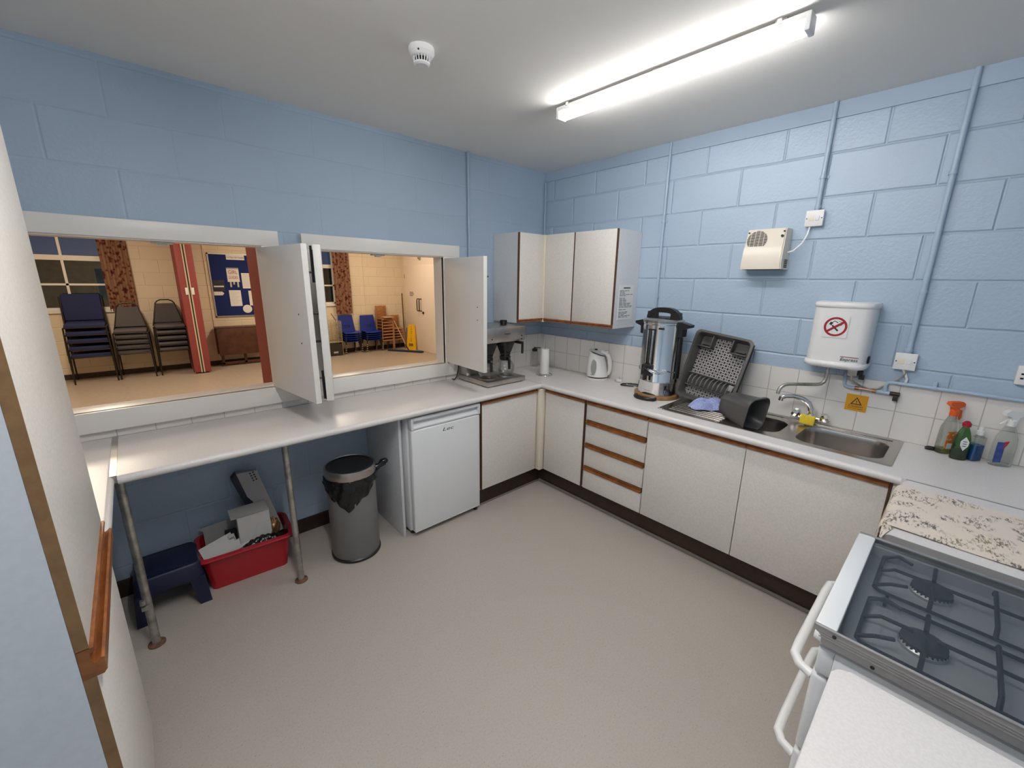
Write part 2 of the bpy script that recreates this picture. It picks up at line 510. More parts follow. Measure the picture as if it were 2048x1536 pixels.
# the hall beyond the hatches
struct('floor_hall', MB().box(HX0, HX1, .05, HY1, -.1, 0), M_hfloor)
struct('ceiling_hall', MB().box(HX0, HX1 + .1, .1, HY1, HH, HH + .1), M_ceil)
struct('wall_hall_front', wall_with_holes(HX0, HX1, .05, .1, 0, HH, [O1, O2]), M_creamX)
W1 = (-4.62, -3.16, 1.13, 2.40)
W2 = (-.42, .56, 1.13, 2.40)
struct('wall_hall_back', wall_with_holes(HX0, HX1 + .1, HY1, HY1 + .2, 0, HH, [W1, W2]), M_creamX)
struct('wall_hall_right', MB().box(HX1, HX1 + .1, .05, HY1, 0, HH), M_creamY)
struct('wall_hall_left', MB().box(HX0 - .1, HX0, .05, HY1 + .2, 0, HH), M_creamY)
struct('baseboard_hall', MB().box(HX0, HX1, HY1 - .018, HY1, 0, .085), M_skirt)
struct('baseboard_back', MB().box(-3.72, -1.82, -.014, 0, 0, .10, .003), M_skirt)

# hatch frames
def frame(name, x0, x1, ox0, ox1, o):
    m = MB()
    m.box(x0, x1, -.032, 0, 1.872, 1.957, .003)                      # head
    m.box(x0, x1 + .035, -.036, 0, .944, 1.046, .003)                # apron and nose of the sill
    m.box(x0 + .01, ox0, -.030, 0, 1.046, 1.872, .002)
    m.box(ox1, x1 - .01, -.030, 0, 1.046, 1.872, .002)
    m.box(o[0], ox0, -.02, .115, 1.046, 1.866); m.box(ox1, o[1], -.02, .115, 1.046, 1.866)
    m.box(o[0], o[1], -.02, .115, 1.866, 1.885); m.box(o[0], o[1], -.02, .125, 1.025, 1.046, .002)
    t = struct(name, m, M_white)
    return t
frame('trim_1', -3.66, -2.257, -3.56, -2.350, O1)
frame('trim_2', -2.133, -.983, -2.03, -1.13, O2)

# splashback tiles
struct('trim_3', MB().box(-.983, -.006, -.006, 0, .9, 1.205).box(-3.74, -.983, -.006, 0, .9, .944), M_tileX)
struct('trim_4', MB().box(-.006, 0, YF, 0, .9, 1.205), M_tileY)

# hall windows (timber casements, small panes)
def window(name, W, xm):
    x0, x1, z0, z1 = W; y0, y1 = HY1 + .02, HY1 + .07
    m = MB()
    m.box(x0, x0 + .045, y0, y1, z0, z1); m.box(x1 - .045, x1, y0, y1, z0, z1)
    m.box(x0, x1, y0, y1, z0, z0 + .04); m.box(x0, x1, y0, y1, z1 - .04, z1)
    m.box(x0, x1, y0 - .008, y1, 1.912, 1.99)
    m.box(x0, x1, y0, y1, 1.522, 1.553)
    for x in xm: m.box(x - .016, x + .016, y0, y1, z0, z1)
    m.box(x0 - .03, x1 + .03, HY1 - .035, y1, z0 - .045, z0 + .002)
    f = struct(name, m, M_sash)
    g = obj('pane', MB().box(x0 + .03, x1 - .03, y0 + .02, y0 + .024, z0 + .03, z1 - .03), M_pane, f)
    g['kind'] = 'structure'
window('window_1', W1, (-3.655, -4.14))
window('window_2', W2, (.07,))
# outside
struct('ground_outside', MB().box(-9, 7, HY1 + .2, 14, -.2, -.1), mat('dark_lawn', (.03, .06, .02), .9))
hm = MB().grid(lambda u, v: Vector((-8 + 14 * u, 9.6 + .5 * sin(v * pi / 2) + .16 * (1 - v) * sin(61 * u + 7 * v) * cos(23 * v + 31 * u), -.1 + 2.12 * v + .018 * sin(90 * u) + .012 * sin(37 * u))), 160, 14)
hm.solid(.5)
h = one('hedge', hm, M_hedge, 'dark green hedge outside beyond the hall windows', 'hedge')
h['kind'] = 'stuff'

# hall door in the right wall
d = MB().box(HX1 - .012, HX1, 5.28, 6.83, 0, 2.24).box(HX1 - .022, HX1 - .012, 5.30, 6.80, .005, 2.03, .002)
dr = struct('door_1', d, mat('door_paint', (.84, .72, .60), .4))
def dhandle(y):
    m = MB().tube([(HX1 - .025, y, 1.25), (HX1 - .075, y, 1.25), (HX1 - .085, y, 1.22), (HX1 - .085, y, 1.0), (HX1 - .075, y, .97), (HX1 - .025, y, .97)], .012, 8)
    obj('door_handle', m, M_black, dr)
dhandle(6.135); dhandle(6.03)
obj('lock', MB().cyl((HX1 - .04, 5.95, .93), (HX1 - .02, 5.95, .93), .03), M_black, dr)
obj('hinge', MB().box(HX1 - .03, HX1 - .02, 6.80, 6.815, 1.72, 1.82).box(HX1 - .03, HX1 - .02, 6.80, 6.815, .4, .5), M_galv, dr)
tx = MB()
for k, wd in enumerate((.18, .21, .17)):
    for j in range(3):
        a = 6.575 - j * wd / 3
        tx.box(HX1 - .0235, HX1 - .0222, a - wd / 3 + .012, a, 1.385 - k * .038, 1.402 - k * .038)
obj('notice_lettering', tx, M_ink, dr)
obj('closer', MB().box(HX1 - .05, HX1 - .012, 6.0, 6.09, 2.16, 2.21), M_galv, dr)

# ================================================================== BASE UNITS
TW = .862   # underside of worktops
def wood_handle(x0, x1, y0, y1, z, axis, h=.028):
    """profiled hardwood pull along the top of a door: a lip with a finger groove"""
    m = MB()
    if axis == 'x':      # door faces -y; y0 = face, y1 = outer
        m.prism([(y0 + .016, z), (y1, z), (y1, z + .012), (y0 - .002, z + .014), (y0 - .002, z + .020), (y1 + .004, z + h), (y0 + .016, z + h)], 'x', x0, x1)
    else:                # door faces -x
        m.prism([(x0 + .016, z), (x1, z), (x1, z + .012), (x0 - .002, z + .014), (x0 - .002, z + .020), (x1 + .004, z + h), (x0 + .016, z + h)], 'y', y0, y1)
    return m
# corner unit under the coffee machine (door faces the room from the hatch wall)
t = thing('base_cabinet', 'cream base cabinet under the hatch worktop between fridge and corner post', 'cabinet', (-.9, -.3, 0), group='kitchen base units')
obj('carcass', MB().box(-1.195, -.60, -.549, -.01, .15, .86), M_side, t)
dd = obj('door', MB().box(-1.187, -.622, -.57, -.551, .158, .834, .0015), M_cab, t)
obj('edging', MB().box(-1.193, -1.187, -.571, -.550, .158, .834), M_edge, dd)
obj('handle', wood_handle(-1.193, -.622, -.57, -.582, .834, 'x'), M_wood, dd)
# corner unit on the sink wall
t = thing('base_cabinet', 'cream base cabinet between corner post and drawer unit', 'cabinet', (-.3, -.8, 0), group='kitchen base units')
obj('carcass', MB().box(-.549, -.01, -1.03, -.60, .15, .86), M_side, t)
dd = obj('door', MB().box(-.57, -.551, -1.014, -.622, .158, .834, .0015), M_cab, t)
obj('edging', MB().box(-.571, -.550, -1.02, -1.014, .158, .834), M_edge, dd)
obj('handle', wood_handle(-.57, -.582, -1.02, -.622, .834, 'y'), M_wood, dd)
one('corner_post', MB().box(-.612, -.549, -.612, -.549, .152, .858, .006), M_post, 'cream vertical filler post in the inner corner of the base cabinets', 'post', base=(-.58, -.58, .152))
# drawer unit
t = thing('drawer_unit', 'unit of four cream drawers with wooden pulls beside the sink cabinet', 'drawers', (-.3, -1.28, 0), group='kitchen base units')
obj('carcass', MB().box(-.549, -.01, -1.534, -1.035, .15, .86), M_side, t)
for i, (zt, zb) in enumerate(((.862, .712), (.706, .530), (.524, .346), (.340, .158))):
    dr_ = obj('drawer', MB().box(-.57, -.551, -1.530, -1.04, zb, zt - .03, .0015), M_cab, t)
    obj('pull', wood_handle(-.57, -.582, -1.530, -1.04, zt - .030, 'y', .030), M_wood, dr_)
# sink unit
t = thing('sink_cabinet', 'wide cream double door cabinet under the steel sink', 'cabinet', (-.3, -2.12, 0), group='kitchen base units')
obj('carcass', MB().box(-.549, -.01, -2.735, -2.70, .15, .86).box(-.549, -.01, -1.57, -1.54, .15, .86).box(-.549, -.01, -2.70, -1.57, .15, .168).box(-.549, -.53, -2.7, -1.57, .80, .86), M_side, t)
for y0, y1 in ((-2.122, -1.537), (-2.712, -2.126)):
    dd = obj('door', MB().box(-.57, -.551, y0, y1, .158, .834, .0015), M_cab, t)
    obj('handle', wood_handle(-.57, -.582, y0, y1, .834, 'y'), M_wood, dd)
    if y0 < -2.5: obj('edging', MB().box(-.571, -.550, y0 - .008, y0 - .0005, .158, .862), M_edge, dd)
struct('baseboard_right', MB().box(-1.195, -.50, -.515, -.499, 0, .149).box(-.515, -.499, -2.74, -.515, 0, .149), M_skirt)
struct('trim_6', MB().box(-.528, -.5155, -2.74, -.528, 0, .022, .004).box(-1.19, -.528, -.528, -.5155, 0, .012, .003), mat('grey_foot_strip', (.20, .18, .16), .5))  # low grey strip along the foot of the plinth
# corner filler panel past the sink cabinet
one('filler_panel', MB().box(-.57, -.551, -2.775, -2.724, .0, .862), M_post, 'narrow cream filler panel where sink cabinet meets the cooker run', 'panel', base=(-.56, -2.75, 0))

# end panel beside the fridge
one('end_panel', MB().box(-1.812, -1.794, -.508, -.008, 0, .861, .0015), M_side, 'white end panel standing between pedal bin space and fridge', 'panel', base=(-1.803, -.26, 0))

# ================================================================== WORKTOPS
def nose(front, back, z=.9, t=.038, r=.019):
    """section from back edge to a full bullnose at front (front<back means the nose looks to the negative side)"""
    s = -1 if front < back else 1
    p = [(back, z - t), (front - s * r, z - t)]
    for i in range(1, 12):
        a = -pi / 2 + pi * i / 12
        p.append((front - s * r + s * r * cos(a), z - t / 2 + r * sin(a)))
    p += [(front - s * r, z), (back, z)]
    return p
T_HATCH = t = thing('worktop', 'long speckled worktop on tubular legs running under both serving hatches', 'worktop', (-1.85, -.3, .862))
obj('top', MB().prism(nose(-.602, -.007), 'x', -3.098, -.603), M_top, t)
obj('joint_strip', MB().box(-3.121, -3.0985, -.585, -.01, .868, .9012), M_alu, t)
obj('joint_line', MB().box(-.6025, -.5995, -.585, -.007, .87, .9004), M_topedge, t)
one('worktop', MB().prism(nose(-3.108, XL + .005), 'y', -1.095, -.007), M_top, 'short speckled worktop beside the tall cupboard', 'worktop', base=(-3.4, -.5, .862))
t = thing('worktop', 'speckled worktop along the tiled sink wall holding urn and sink', 'worktop', (-.3, -1.6, .862))
m = MB()
HY0, HY1_, HXa, HXb = -2.675, -1.94, -.470, -.085
m.prism(nose(-.602, HXa), 'y', -2.745, -.59)
m.box(HXa, -.007, HY1_, -.007, .862, .9); m.box(-.6, HXa, -.59, -.007, .862, .9)
m.box(HXa, -.007, YF + .005, HY0, .862, .9); m.box(-.6, HXa, YF + .005, -2.745, .862, .9)
m.box(HXb, -.007, HY0, HY1_, .862, .9)
obj('top', m, M_top, t)
obj('joint_strip', MB().box(-.606, -.5975, YF + .01, -2.76, .87, .9008), M_alu, t)
t = thing('worktop', 'square worktop end piece under the printed tea towel', 'worktop', (-.9, -3.1, .862))
obj('top', MB().prism(nose(-2.752, YF + .005), 'x', -1.196, -.607), M_top, t)
obj('end_edge', MB().prism(nose(-2.754, YF + .006, .9, .038), 'x', -1.1995, -1.1962), M_topedge, t)
t = thing('base_cabinet', 'cabinet under the tea towel worktop with a brown front edge', 'cabinet', (-.9, -3.1, 0), group='kitchen base units')
obj('carcass', MB().box(-1.19, -.66, YF + .01, -2.80, .15, .86).box(-1.16, -.66, YF + .01, -2.86, 0, .15), M_side, t)
dd = obj('door', MB().box(-1.185, -.665, -2.799, -2.78, .158, .834, .0015), M_cab, t)
# near worktop with rounded corner
top = [(-2.56, YF + .005), (-1.93, YF + .005)] + [(-1.93 - .028 + .028 * cos(a), -2.757 - .028 + .028 * sin(a)) for a in [pi / 2 * i / 7 for i in range(8)]] + [(-2.56, -2.757)]
t = thing('worktop', 'pale worktop with a rounded corner in front of the cooker', 'worktop', (-2.25, -3.1, .862))
mm = MB().prism(top, 'z', .862, .9)
tf = [f for f in mm.bm.faces if all(v.co.z > .89 for v in f.verts)][0]
bmesh.ops.bevel(mm.bm, geom=list(tf.edges), offset=.0045, segments=3, profile=.5, affect='EDGES')
obj('top', mm, M_top, t)
t = thing('base_cabinet', 'white cabinet under the pale worktop in front of the cooker', 'cabinet', (-2.25, -3.1, 0), group='kitchen base units')
obj('carcass', MB().box(-2.55, -1.95, YF + .01, -2.80, 0, .86), M_side, t)

# legs under the hatch worktop
for (lx, ly) in ((-3.100, -.507), (-2.458, -.497)):
    lg = obj('leg', MB().cyl((lx, ly, .004), (lx, ly, .861), .0165, n=20), M_galv, T_HATCH)
    obj('foot', MB().lathe([(.034, 0), (.034, .006), (.022, .012), (.018, .014)], (lx, ly, 0), n=24), M_rust, lg, label='rusty floor flange')
    if lx < -3:
        obj('clip', MB().box(lx - .024, lx + .012, ly - .022, ly + .008, .205, .225, .003).box(lx - .026, lx - .006, ly - .024, ly, .235, .258, .004), M_galv, lg)

# ================================================================== TALL CUPBOARD (left edge)
t = thing('tall_cupboard', 'tall white cupboard with tan door edges at the left of the room', 'cupboard', (-3.43, -1.41, 0))
obj('carcass', MB().box(XL + .02, -3.141, -1.722, -1.105, .12, 2.25), M_side, t)
obj('plinth', MB().box(XL + .02, -3.19, -1.70, -1.12, 0, .12), M_skirt, t)
for z0, z1 in ((.952, 2.24), (.130, .880)):
    dd = obj('door', MB().box(-3.140, -3.1205, -1.7195, -1.105, z0, z1, .001), M_cab, t)
    obj('edging', MB().box(-3.1405, -3.1200, -1.7225, -1.7195, z0, z1), M_edge2, dd)
    if z0 < .5:
        obj('handle', MB().prism([(-3.140, .880), (-3.108, .880), (-3.102, .888), (-3.102, .918), (-3.107, .920), (-3.111, .915), (-3.118, .910), (-3.122, .922), (-3.121, .938), (-3.113, .942), (-3.114, .950), (-3.140, .950)], 'y', -1.7225, -1.105), M_wood, dd)

# ================================================================== WALL CABINETS
t = thing('wall_cabinet', 'small cream wall cabinet beside the hatch above the coffee machine', 'cabinet', (-.46, -.15, 1.36), group='wall cabinets')
obj('carcass', MB().box(-.612, -.004, -.301, -.004, 1.362, 2.074), M_side, t)
dd = obj('door', MB().box(-.605, -.326, -.319, -.302, 1.392, 2.072, .0012), M_cab, t)
obj('edging', MB().box(-.612, -.6055, -.320, -.301, 1.392, 2.072), M_edge, dd)
obj('handle', MB().prism([(-.302, 1.392), (-.325, 1.392), (-.329, 1.386), (-.324, 1.378), (-.320, 1.376), (-.324, 1.368), (-.318, 1.364), (-.302, 1.364)], 'x', -.612, -.326), M_wood, dd)
one('corner_post', MB().box(-.330, -.300, -.330, -.300, 1.358, 2.073, .005), M_post, 'cream filler post in the corner between the wall cabinets', 'post', base=(-.31, -.31, 1.358))
t = thing('wall_cabinet', 'cream double door wall cabinet with a notice taped to its end', 'cabinet', (-.15, -.66, 1.36), group='wall cabinets')
obj('carcass', MB().box(-.301, -.004, -1.026, -.334, 1.362, 2.074), M_side, t)
for y0, y1 in ((-.630, -.332), (-1.019, -.640)):
    dd = obj('door', MB().box(-.319, -.302, y0, y1, 1.392, 2.072, .0012), M_cab, t)
    obj('edging', MB().box(-.320, -.301, y0 - .0065, y0 - .0005, 1.392, 2.072), M_edge, dd)
    obj('handle', MB().prism([(-.302, 1.392), (-.325, 1.392), (-.329, 1.386), (-.324, 1.378), (-.320, 1.376), (-.324, 1.368), (-.318, 1.364), (-.302, 1.364)], 'y', y0 - .006, y1), M_wood, dd)
t = thing('notice', 'typed paper notice taped to the end of the wall cabinet', 'notice', (-.158, -1.0275, 1.55))
obj('sheet', MB().box(-.255, -.062, -1.0285, -1.0265, 1.425, 1.682), M_paper, t)
m = MB(); z = 1.665
m.box(-.20, -.11, -1.0292, -1.0284, z - .008, z); z -= .022
while z > 1.445:
    n_ = rnd.choice((2, 3, 3, 4)); x = -.245
    for j in range(n_):
        L_ = rnd.uniform(.02, .055)
        m.box(x, min(x + L_, -.072), -1.0292, -1.0284, z - .0035, z); x += L_ + .008
        if x > -.09: break
    z -= .0095 if rnd.random() < .85 else .018
obj('printed_lines', m, M_ink, t)

# ================================================================== SHUTTERS
def shutter(name, label, hx, hy, fx, fy, thick, side, back=False, front=False):
    """leaf from hinge (hx,hy) to free edge (fx,fy); side=+1: thickness to +x"""
    L = math.hypot(fx - hx, fy - hy); a = math.atan2(fy - hy, fx - hx)
    t = thing(name, label, 'shutter', (hx, hy, 1.056), rz=a, group='serving hatch shutters')
    # local x runs along the leaf, local +y = left of that direction (a ~ -90deg: +y -> +x world)
    leaf = obj('leaf', MB().box(0, L, 0, thick, 0, .803, .0015), M_shut, t, local=True)
    obj('lipping', MB().box(L - .004, L + .0012, -.0006, thick + .0006, -.0005, .8035, .001), M_white, t, local=True)
    for z in (.12, .68):
        obj('hinge', MB().cyl((-.004, thick / 2, z - .035), (-.004, thick / 2, z + .035), .006, n=10), M_galv, t, local=True)
    return t, L
def ironmongery(t, L, y, s):
    """pull handle and tower bolts on the face at local y, standing off in direction s"""
    m = MB().tube([(L - .10, y, .46), (L - .10, y + s * .035, .46), (L - .10, y + s * .042, .445), (L - .10, y + s * .042, .325), (L - .10, y + s * .035, .31), (L - .10, y, .31)], .007, 8)
    m.box(L - .115, L - .085, min(y, y + s * .004), max(y, y + s * .004), .44, .48); m.box(L - .115, L - .085, min(y, y + s * .004), max(y, y + s * .004), .29, .33)
    obj('pull_handle', m, M_black, t, local=True)
    for z0, z1, zk in ((.62, .80, .67), (.004, .16, .12)):
        m = MB().cyl((L - .035, y + s * .010, z0), (L - .035, y + s * .010, z1), .006, n=10)
        m.box(L - .050, L - .020, min(y, y + s * .006), max(y, y + s * .006), z0, z0 + .12 if z0 < .3 else z1 - .02)
        m.cyl((L - .035, y + s * .010, zk), (L - .035, y + s * .036, zk), .005, n=8)
        obj('bolt', m, M_black, t, local=True)
t1, L1 = shutter('hatch_shutter', 'open white shutter nearest the tall cupboard, standing edge on against its twin', -2.377, -.038, -2.303, -.59, .027, 1)
obj('screw', MB().cyl((L1 - .10, -.002, .46), (L1 - .10, .001, .46), .004, n=10).cyl((L1 - .10, -.002, .31), (L1 - .10, .001, .31), .004, n=10), M_blackm, t1, local=True)
t2, L2 = shutter('hatch_shutter', 'open white shutter with black bolts and pull handle facing its twin', -2.062, -.034, -2.240, -.560, .035, 1)
ironmongery(t2, L2, 0, -1)
t3, L3 = shutter('hatch_shutter', 'open white shutter beside the coffee machine', -1.124, -.034, -1.150, -.545, .028, 1)
obj('screw', MB().cyl((L3 - .075, -.002, .46), (L3 - .075, .001, .46), .004, n=10).cyl((L3 - .075, -.002, .37), (L3 - .075, .001, .37), .004, n=10), M_blackm, t3, local=True)
ironmongery(t3, L3, .028, 1)
# ball catches under the hatch heads
for cx, lab in ((-2.783, 'small white catch under the head of the wider hatch'), (-1.62, 'small white catch under the head of the hatch by the coffee machine')):
    one('shutter_catch', MB().box(cx - .045, cx + .045, .03, .07, 1.856, 1.8655, .002).box(cx - .02, cx + .02, .035, .06, 1.848, 1.857, .003), M_wplastic, lab, 'catch', base=(cx, .05, 1.865))
# ================================================================== FRIDGE
t = thing('fridge', 'white undercounter fridge between end panel and cream cabinet', 'fridge', (-1.475, -.3, 0))
obj('body', MB().box(-1.765, -1.205, -.52, -.04, .03, .842, .006), M_wapp, t)
dd = obj('door', MB().box(-1.757, -1.207, -.572, -.526, .042, .765, .010, 3), M_wapp, t)
m = MB().prism([(-.526, .770), (-.570, .770), (-.572, .780), (-.560, .796), (-.545, .803), (-.545, .822), (-.560, .826), (-.577, .829), (-.578, .838), (-.570, .846), (-.526, .846)], 'x', -1.740, -1.224)
m.box(-1.757, -1.740, -.577, -.526, .769, .846, .004); m.box(-1.224, -1.207, -.577, -.526, .769, .846, .004)
obj('handle', m, M_wapp, t)
obj('bottom_trim', MB().box(-1.755, -1.209, -.571, -.528, .036, .046, .003), M_wplastic, t)
obj('logo', MB().text('Lec', .034, facing((-1.482, -.5722, .722), (1, 0, 0), (0, 0, 1), (0, -1, 0)), sx=1.9, shear=.25), M_ink, t)
obj('foot', MB().cyl((-1.23, -.54, 0), (-1.23, -.54, .042), .014), M_black, t)
obj('foot', MB().cyl((-1.74, -.50, 0), (-1.74, -.50, .042), .014), M_black, t)

# ================================================================== PEDAL BIN
bx, by = -2.103, -.425
t = thing('bin', 'grey round bin with chrome rim and black liner under the worktop', 'bin', (bx, by, 0))
obj('body', MB().lathe([(.141, .014), (.143, .02), (.143, .545), (.141, .552)], n=48), M_grey, t, local=True)
obj('base_ring', MB().lathe([(.143, 0), (.149, .004), (.149, .016), (.143, .022)], n=48), M_black, t, local=True)
obj('rim', MB().lathe([(.148, .545), (.1495, .548), (.1495, .592), (.147, .598), (.140, .598), (.138, .594)], n=48, cap0=False, cap1=False), M_chromeB, t, local=True)
obj('lid', MB().lathe([(.139, .592), (.136, .596), (.10, .589), (.0, .586)], n=48), M_black, t, local=True)
def bagfn(u, v):
    a = 2 * pi * u
    d = (a - (-2.10) + pi) % (2 * pi) - pi                     # deepest point faces the room
    drop = .062 + .135 * max(0, 1 - abs(d) / 1.25) + .004 * sin(9 * a)
    z = .546 - drop * v
    r = .1475 + .010 * sin(pi * v) + .003 * sin(17 * a + 5 * v) + .004 * sin(7 * a - 9 * v) - .002 * v
    return Vector((r * cos(a), r * sin(a), z))
obj('liner', MB().grid(bagfn, 120, 12).tube([(.142, -.02, .53), (.175, -.03, .545), (.20, -.035, .565)], [.03, .016, .026], 10).sphere((.205, -.035, .568), .027, (1, .8, .7), 14), M_bag, t, local=True, ang=60)

# ================================================================== RED TUB WITH CONTENTS
tx_, ty_ = -2.655, -.165
RZ = radians(-4)
t = thing('storage_tub', 'red plastic tub full of packaging under the worktop', 'tub', (tx_, ty_, 0), rz=RZ)
def ring(bm, pts, z): return [bm.verts.new((x, y, z)) for x, y in pts]
def loft(m, rings):
    for A, B in zip(rings, rings[1:]):
        n = len(A)
        for i in range(n):
            j = (i + 1) % n
            m.bm.faces.new((A[i], A[j], B[j], B[i]))
    return m
m = MB()
R = [ring(m.bm, rrect(-.19, .19, -.115, .115, .03), 0), ring(m.bm, rrect(-.218, .218, -.138, .138, .035), .205), ring(m.bm, rrect(-.219, .219, -.139, .139, .035), .208)]
loft(m, R); m.bm.faces.new(R[0])
R2 = [R[-1], ring(m.bm, rrect(-.213, .213, -.133, .133, .032), .207), ring(m.bm, rrect(-.186, .186, -.111, .111, .028), .006)]
loft(m, R2); m.bm.faces.new(R2[-1])
obj('tub', m, M_red, t, local=True)
m = MB()
R = [ring(m.bm, rrect(-.219, .219, -.139, .139, .036), .196), ring(m.bm, rrect(-.236, .236, -.156, .156, .05), .196), ring(m.bm, rrect(-.243, .243, -.163, .163, .055), .204), ring(m.bm, rrect(-.239, .239, -.159, .159, .053), .213), ring(m.bm, rrect(-.215, .215, -.135, .135, .034), .2135)]
loft(m, R)
obj('rim', m, M_red, t, local=True)
def tloc(x, y, z):
    c, s_ = cos(RZ), sin(RZ)
    return (tx_ + x * c - y * s_, ty_ + x * s_ + y * c, z)
def slab(name, sx, sy, sz, loc, rot, m, label, cat):
    return one(name, MB().box(-sx / 2, sx / 2, -sy / 2, sy / 2, 0, sz, .0015), m, label, cat, base=None, rot=rot, local=True)
def place(o, loc): o.location = loc; return o
# filling below the rim
def fill(u, v):
    x = -.185 + .37 * u; y = -.108 + .216 * v
    return Vector((x, y, .135 + .022 * sin(13 * u + 4 * v) * cos(9 * v) + .01 * sin(31 * u)))
o = one('packing_bag', MB().grid(fill, 30, 20).solid(.02), M_bag, 'crumpled dark bag filling the red tub', 'bag', rz=RZ); o.location = (tx_, ty_, 0)
# folded white leaflet at the front left
t = thing('leaflet', 'white folded card at the front of the red tub', 'card', tloc(-.115, -.085, .165), rot=(radians(62), radians(-14), radians(4)))
obj('cover', MB().box(-.08, .08, 0, .105, 0, .003), M_card, t, local=True)
obj('inner_sheet', MB().box(-.078, .16, -.004, .05, -.004, -.001), M_card, t, local=True)
# open grey card box in the middle
t = thing('carton', 'open pale grey carton standing up in the red tub', 'box', tloc(.045, -.01, .15), rz=RZ + radians(4))
obj('front_panel', MB().box(-.075, .085, -.050, -.047, .0, .215), M_card, t, local=True)
obj('top_flap', MB().prism([(-.050, .213), (.04, .235), (.04, .238), (-.050, .216)], 'x', -.105, .085), M_card2, t, local=True)
obj('side_panel', MB().box(-.078, -.075, -.050, .045, .0, .213), M_card2, t, local=True)
obj('torn_flap', MB().prism([(-.07, -.01), (.085, .05), (.085, .145), (.015, .135), (.01, .11)], 'y', -.056, -.053), M_card, t, local=True)
# grey carton behind
o = one('carton', MB().box(-.10, .08, 0, .004, 0, .13).prism([(-.10, .13), (.08, .13), (.07, .165), (-.125, .150)], 'y', 0, .004), M_card2, 'flattened darker grey carton at the back of the red tub', 'box'); o.location = tloc(-.09, .07, .13); o.rotation_euler = (radians(-14), 0, RZ)
o = one('carton', MB().box(-.028, .028, -.01, .01, 0, .12, .002), M_black, 'slim black box between the grey cartons in the tub', 'box'); o.location = tloc(-.075, .01, .15); o.rotation_euler = (0, radians(6), 0)
t = thing('label_card', 'narrow white card with a barcode standing in the red tub', 'card', tloc(-.048, -.045, .145), rot=(0, radians(-9), 0))
obj('card', MB().box(-.016, .016, -.003, .003, 0, .125), M_card, t, local=True)
m = MB()
for i in range(9): m.box(-.011, .011, -.0036, -.0030, .055 + i * .006, .058 + i * .006 - .001 * (i % 2))
obj('barcode', m, M_ink, t, local=True)
# tall dark & grey box leaning at the back right
t = thing('long_carton', 'tall navy and grey carton leaning in the back corner of the red tub', 'box', tloc(.165, .075, .14), rot=(radians(-4), radians(-15), RZ))
obj('side', MB().prism([(-.07, 0), (-.03, 0), (-.032, .27), (-.045, .30), (-.044, .46), (-.075, .44)], 'y', -.03, .03), mat('navy_card', (.008, .010, .035), .5), t, local=True)
obj('face', MB().prism([(-.03, 0), (.045, 0), (.060, .43), (-.04, .46), (-.044, .30), (-.031, .26)], 'y', -.034, -.004), M_card2, t, local=True)
m = MB()
for i in range(4):
    for j in range(2): m.box(.018 + j * .016, .027 + j * .016, -.0346, -.0338, .375 + i * .016, .384 + i * .016)
obj('printed_marks', m, M_ink, t, local=True)
# bronze ornament
def orn(u, v):
    a = 2 * pi * u; b = pi * v; r = 1 + .22 * sin(5 * a) * sin(6 * b)
    return Vector((.036 * r * sin(b) * cos(a), .03 * r * sin(b) * sin(a), .06 - .06 * r * cos(b)))
o = one('ornament', MB().grid(orn, 28, 16), mat('dull_gold', (.30, .17, .08), .35, metal=.7), 'small gold coloured decoration in the right of the red tub', 'ornament', ang=70); o.location = tloc(.145, -.03, .165)
o = one('packing_bag', MB().grid(lambda u, v: Vector((.105 * (u - .5) * 2, .035 * (v - .5) * 2, .035 * sin(pi * u) * sin(pi * v) + .008 * sin(23 * u) * sin(17 * v))), 26, 12).solid(.004), M_bag, 'crinkled black plastic at the front right of the red tub', 'bag', ang=70, rz=RZ); o.location = tloc(.085, -.085, .182)

# ================================================================== STEP STOOL
sx_, sy_ = -3.015, -.195
t = thing('step_stool', 'dark blue plastic step stool beside the red tub', 'stool', (sx_, sy_, 0))
m = MB()
R = [ring(m.bm, rrect(-.142, .142, -.135, .135, .035), .150), ring(m.bm, rrect(-.134, .134, -.128, .128, .035), .225), ring(m.bm, rrect(-.126, .126, -.120, .120, .03), .235)]
loft(m, R); m.bm.faces.new(R[-1]); m.bm.faces.new(R[0])
m.box(-.10, .10, -.10, .10, .234, .2375, .001)
obj('seat', m, M_navy, t, local=True)
for a in (-1, 1):
    for b in (-1, 1):
        obj('leg', MB().frus((a * .128, b * .122, 0), .050, .052, (a * .108, b * .102, .158), .068, .062), M_navy, t, local=True)
for b in (-1, 1):
    obj('apron', MB().prism([(-.10, .155), (.10, .155), (.07, .128), (.04, .140), (-.04, .140), (-.07, .128)], 'y', b * .118 - .006, b * .118 + .006), M_navy, t, local=True)

# ================================================================== COFFEE MACHINE
t = thing('coffee_machine', 'stainless twin filter coffee machine beside the small wall cabinet', 'coffee machine', (-.83, -.26, .9))
obj('base', MB().box(-1.028, -.632, -.440, -.06, .908, .944, .003), M_chromeB, t)
for a, b in ((-1.0, -.41), (-.66, -.41), (-1.0, -.09), (-.66, -.09)):
    obj('foot', MB().cyl((a, b, .9), (a, b, .909), .014), M_black, t)
obj('back_column', MB().box(-1.015, -.645, -.15, -.065, .944, 1.24, .003), M_chromeB, t)
hd = obj('head', MB().box(-1.028, -.632, -.425, -.06, 1.238, 1.352, .004), M_chromeB, t)
m = MB()
for x, z in ((-.668, 1.278), (-.668, 1.250), (-.975, 1.268)): m.cyl((x, -.4275, z), (x, -.425, z), .0055, n=12)
obj('indicator', m, M_black, hd)
obj('badge', MB().box(-.85, -.79, -.4262, -.4245, 1.297, 1.304), M_ink, hd)
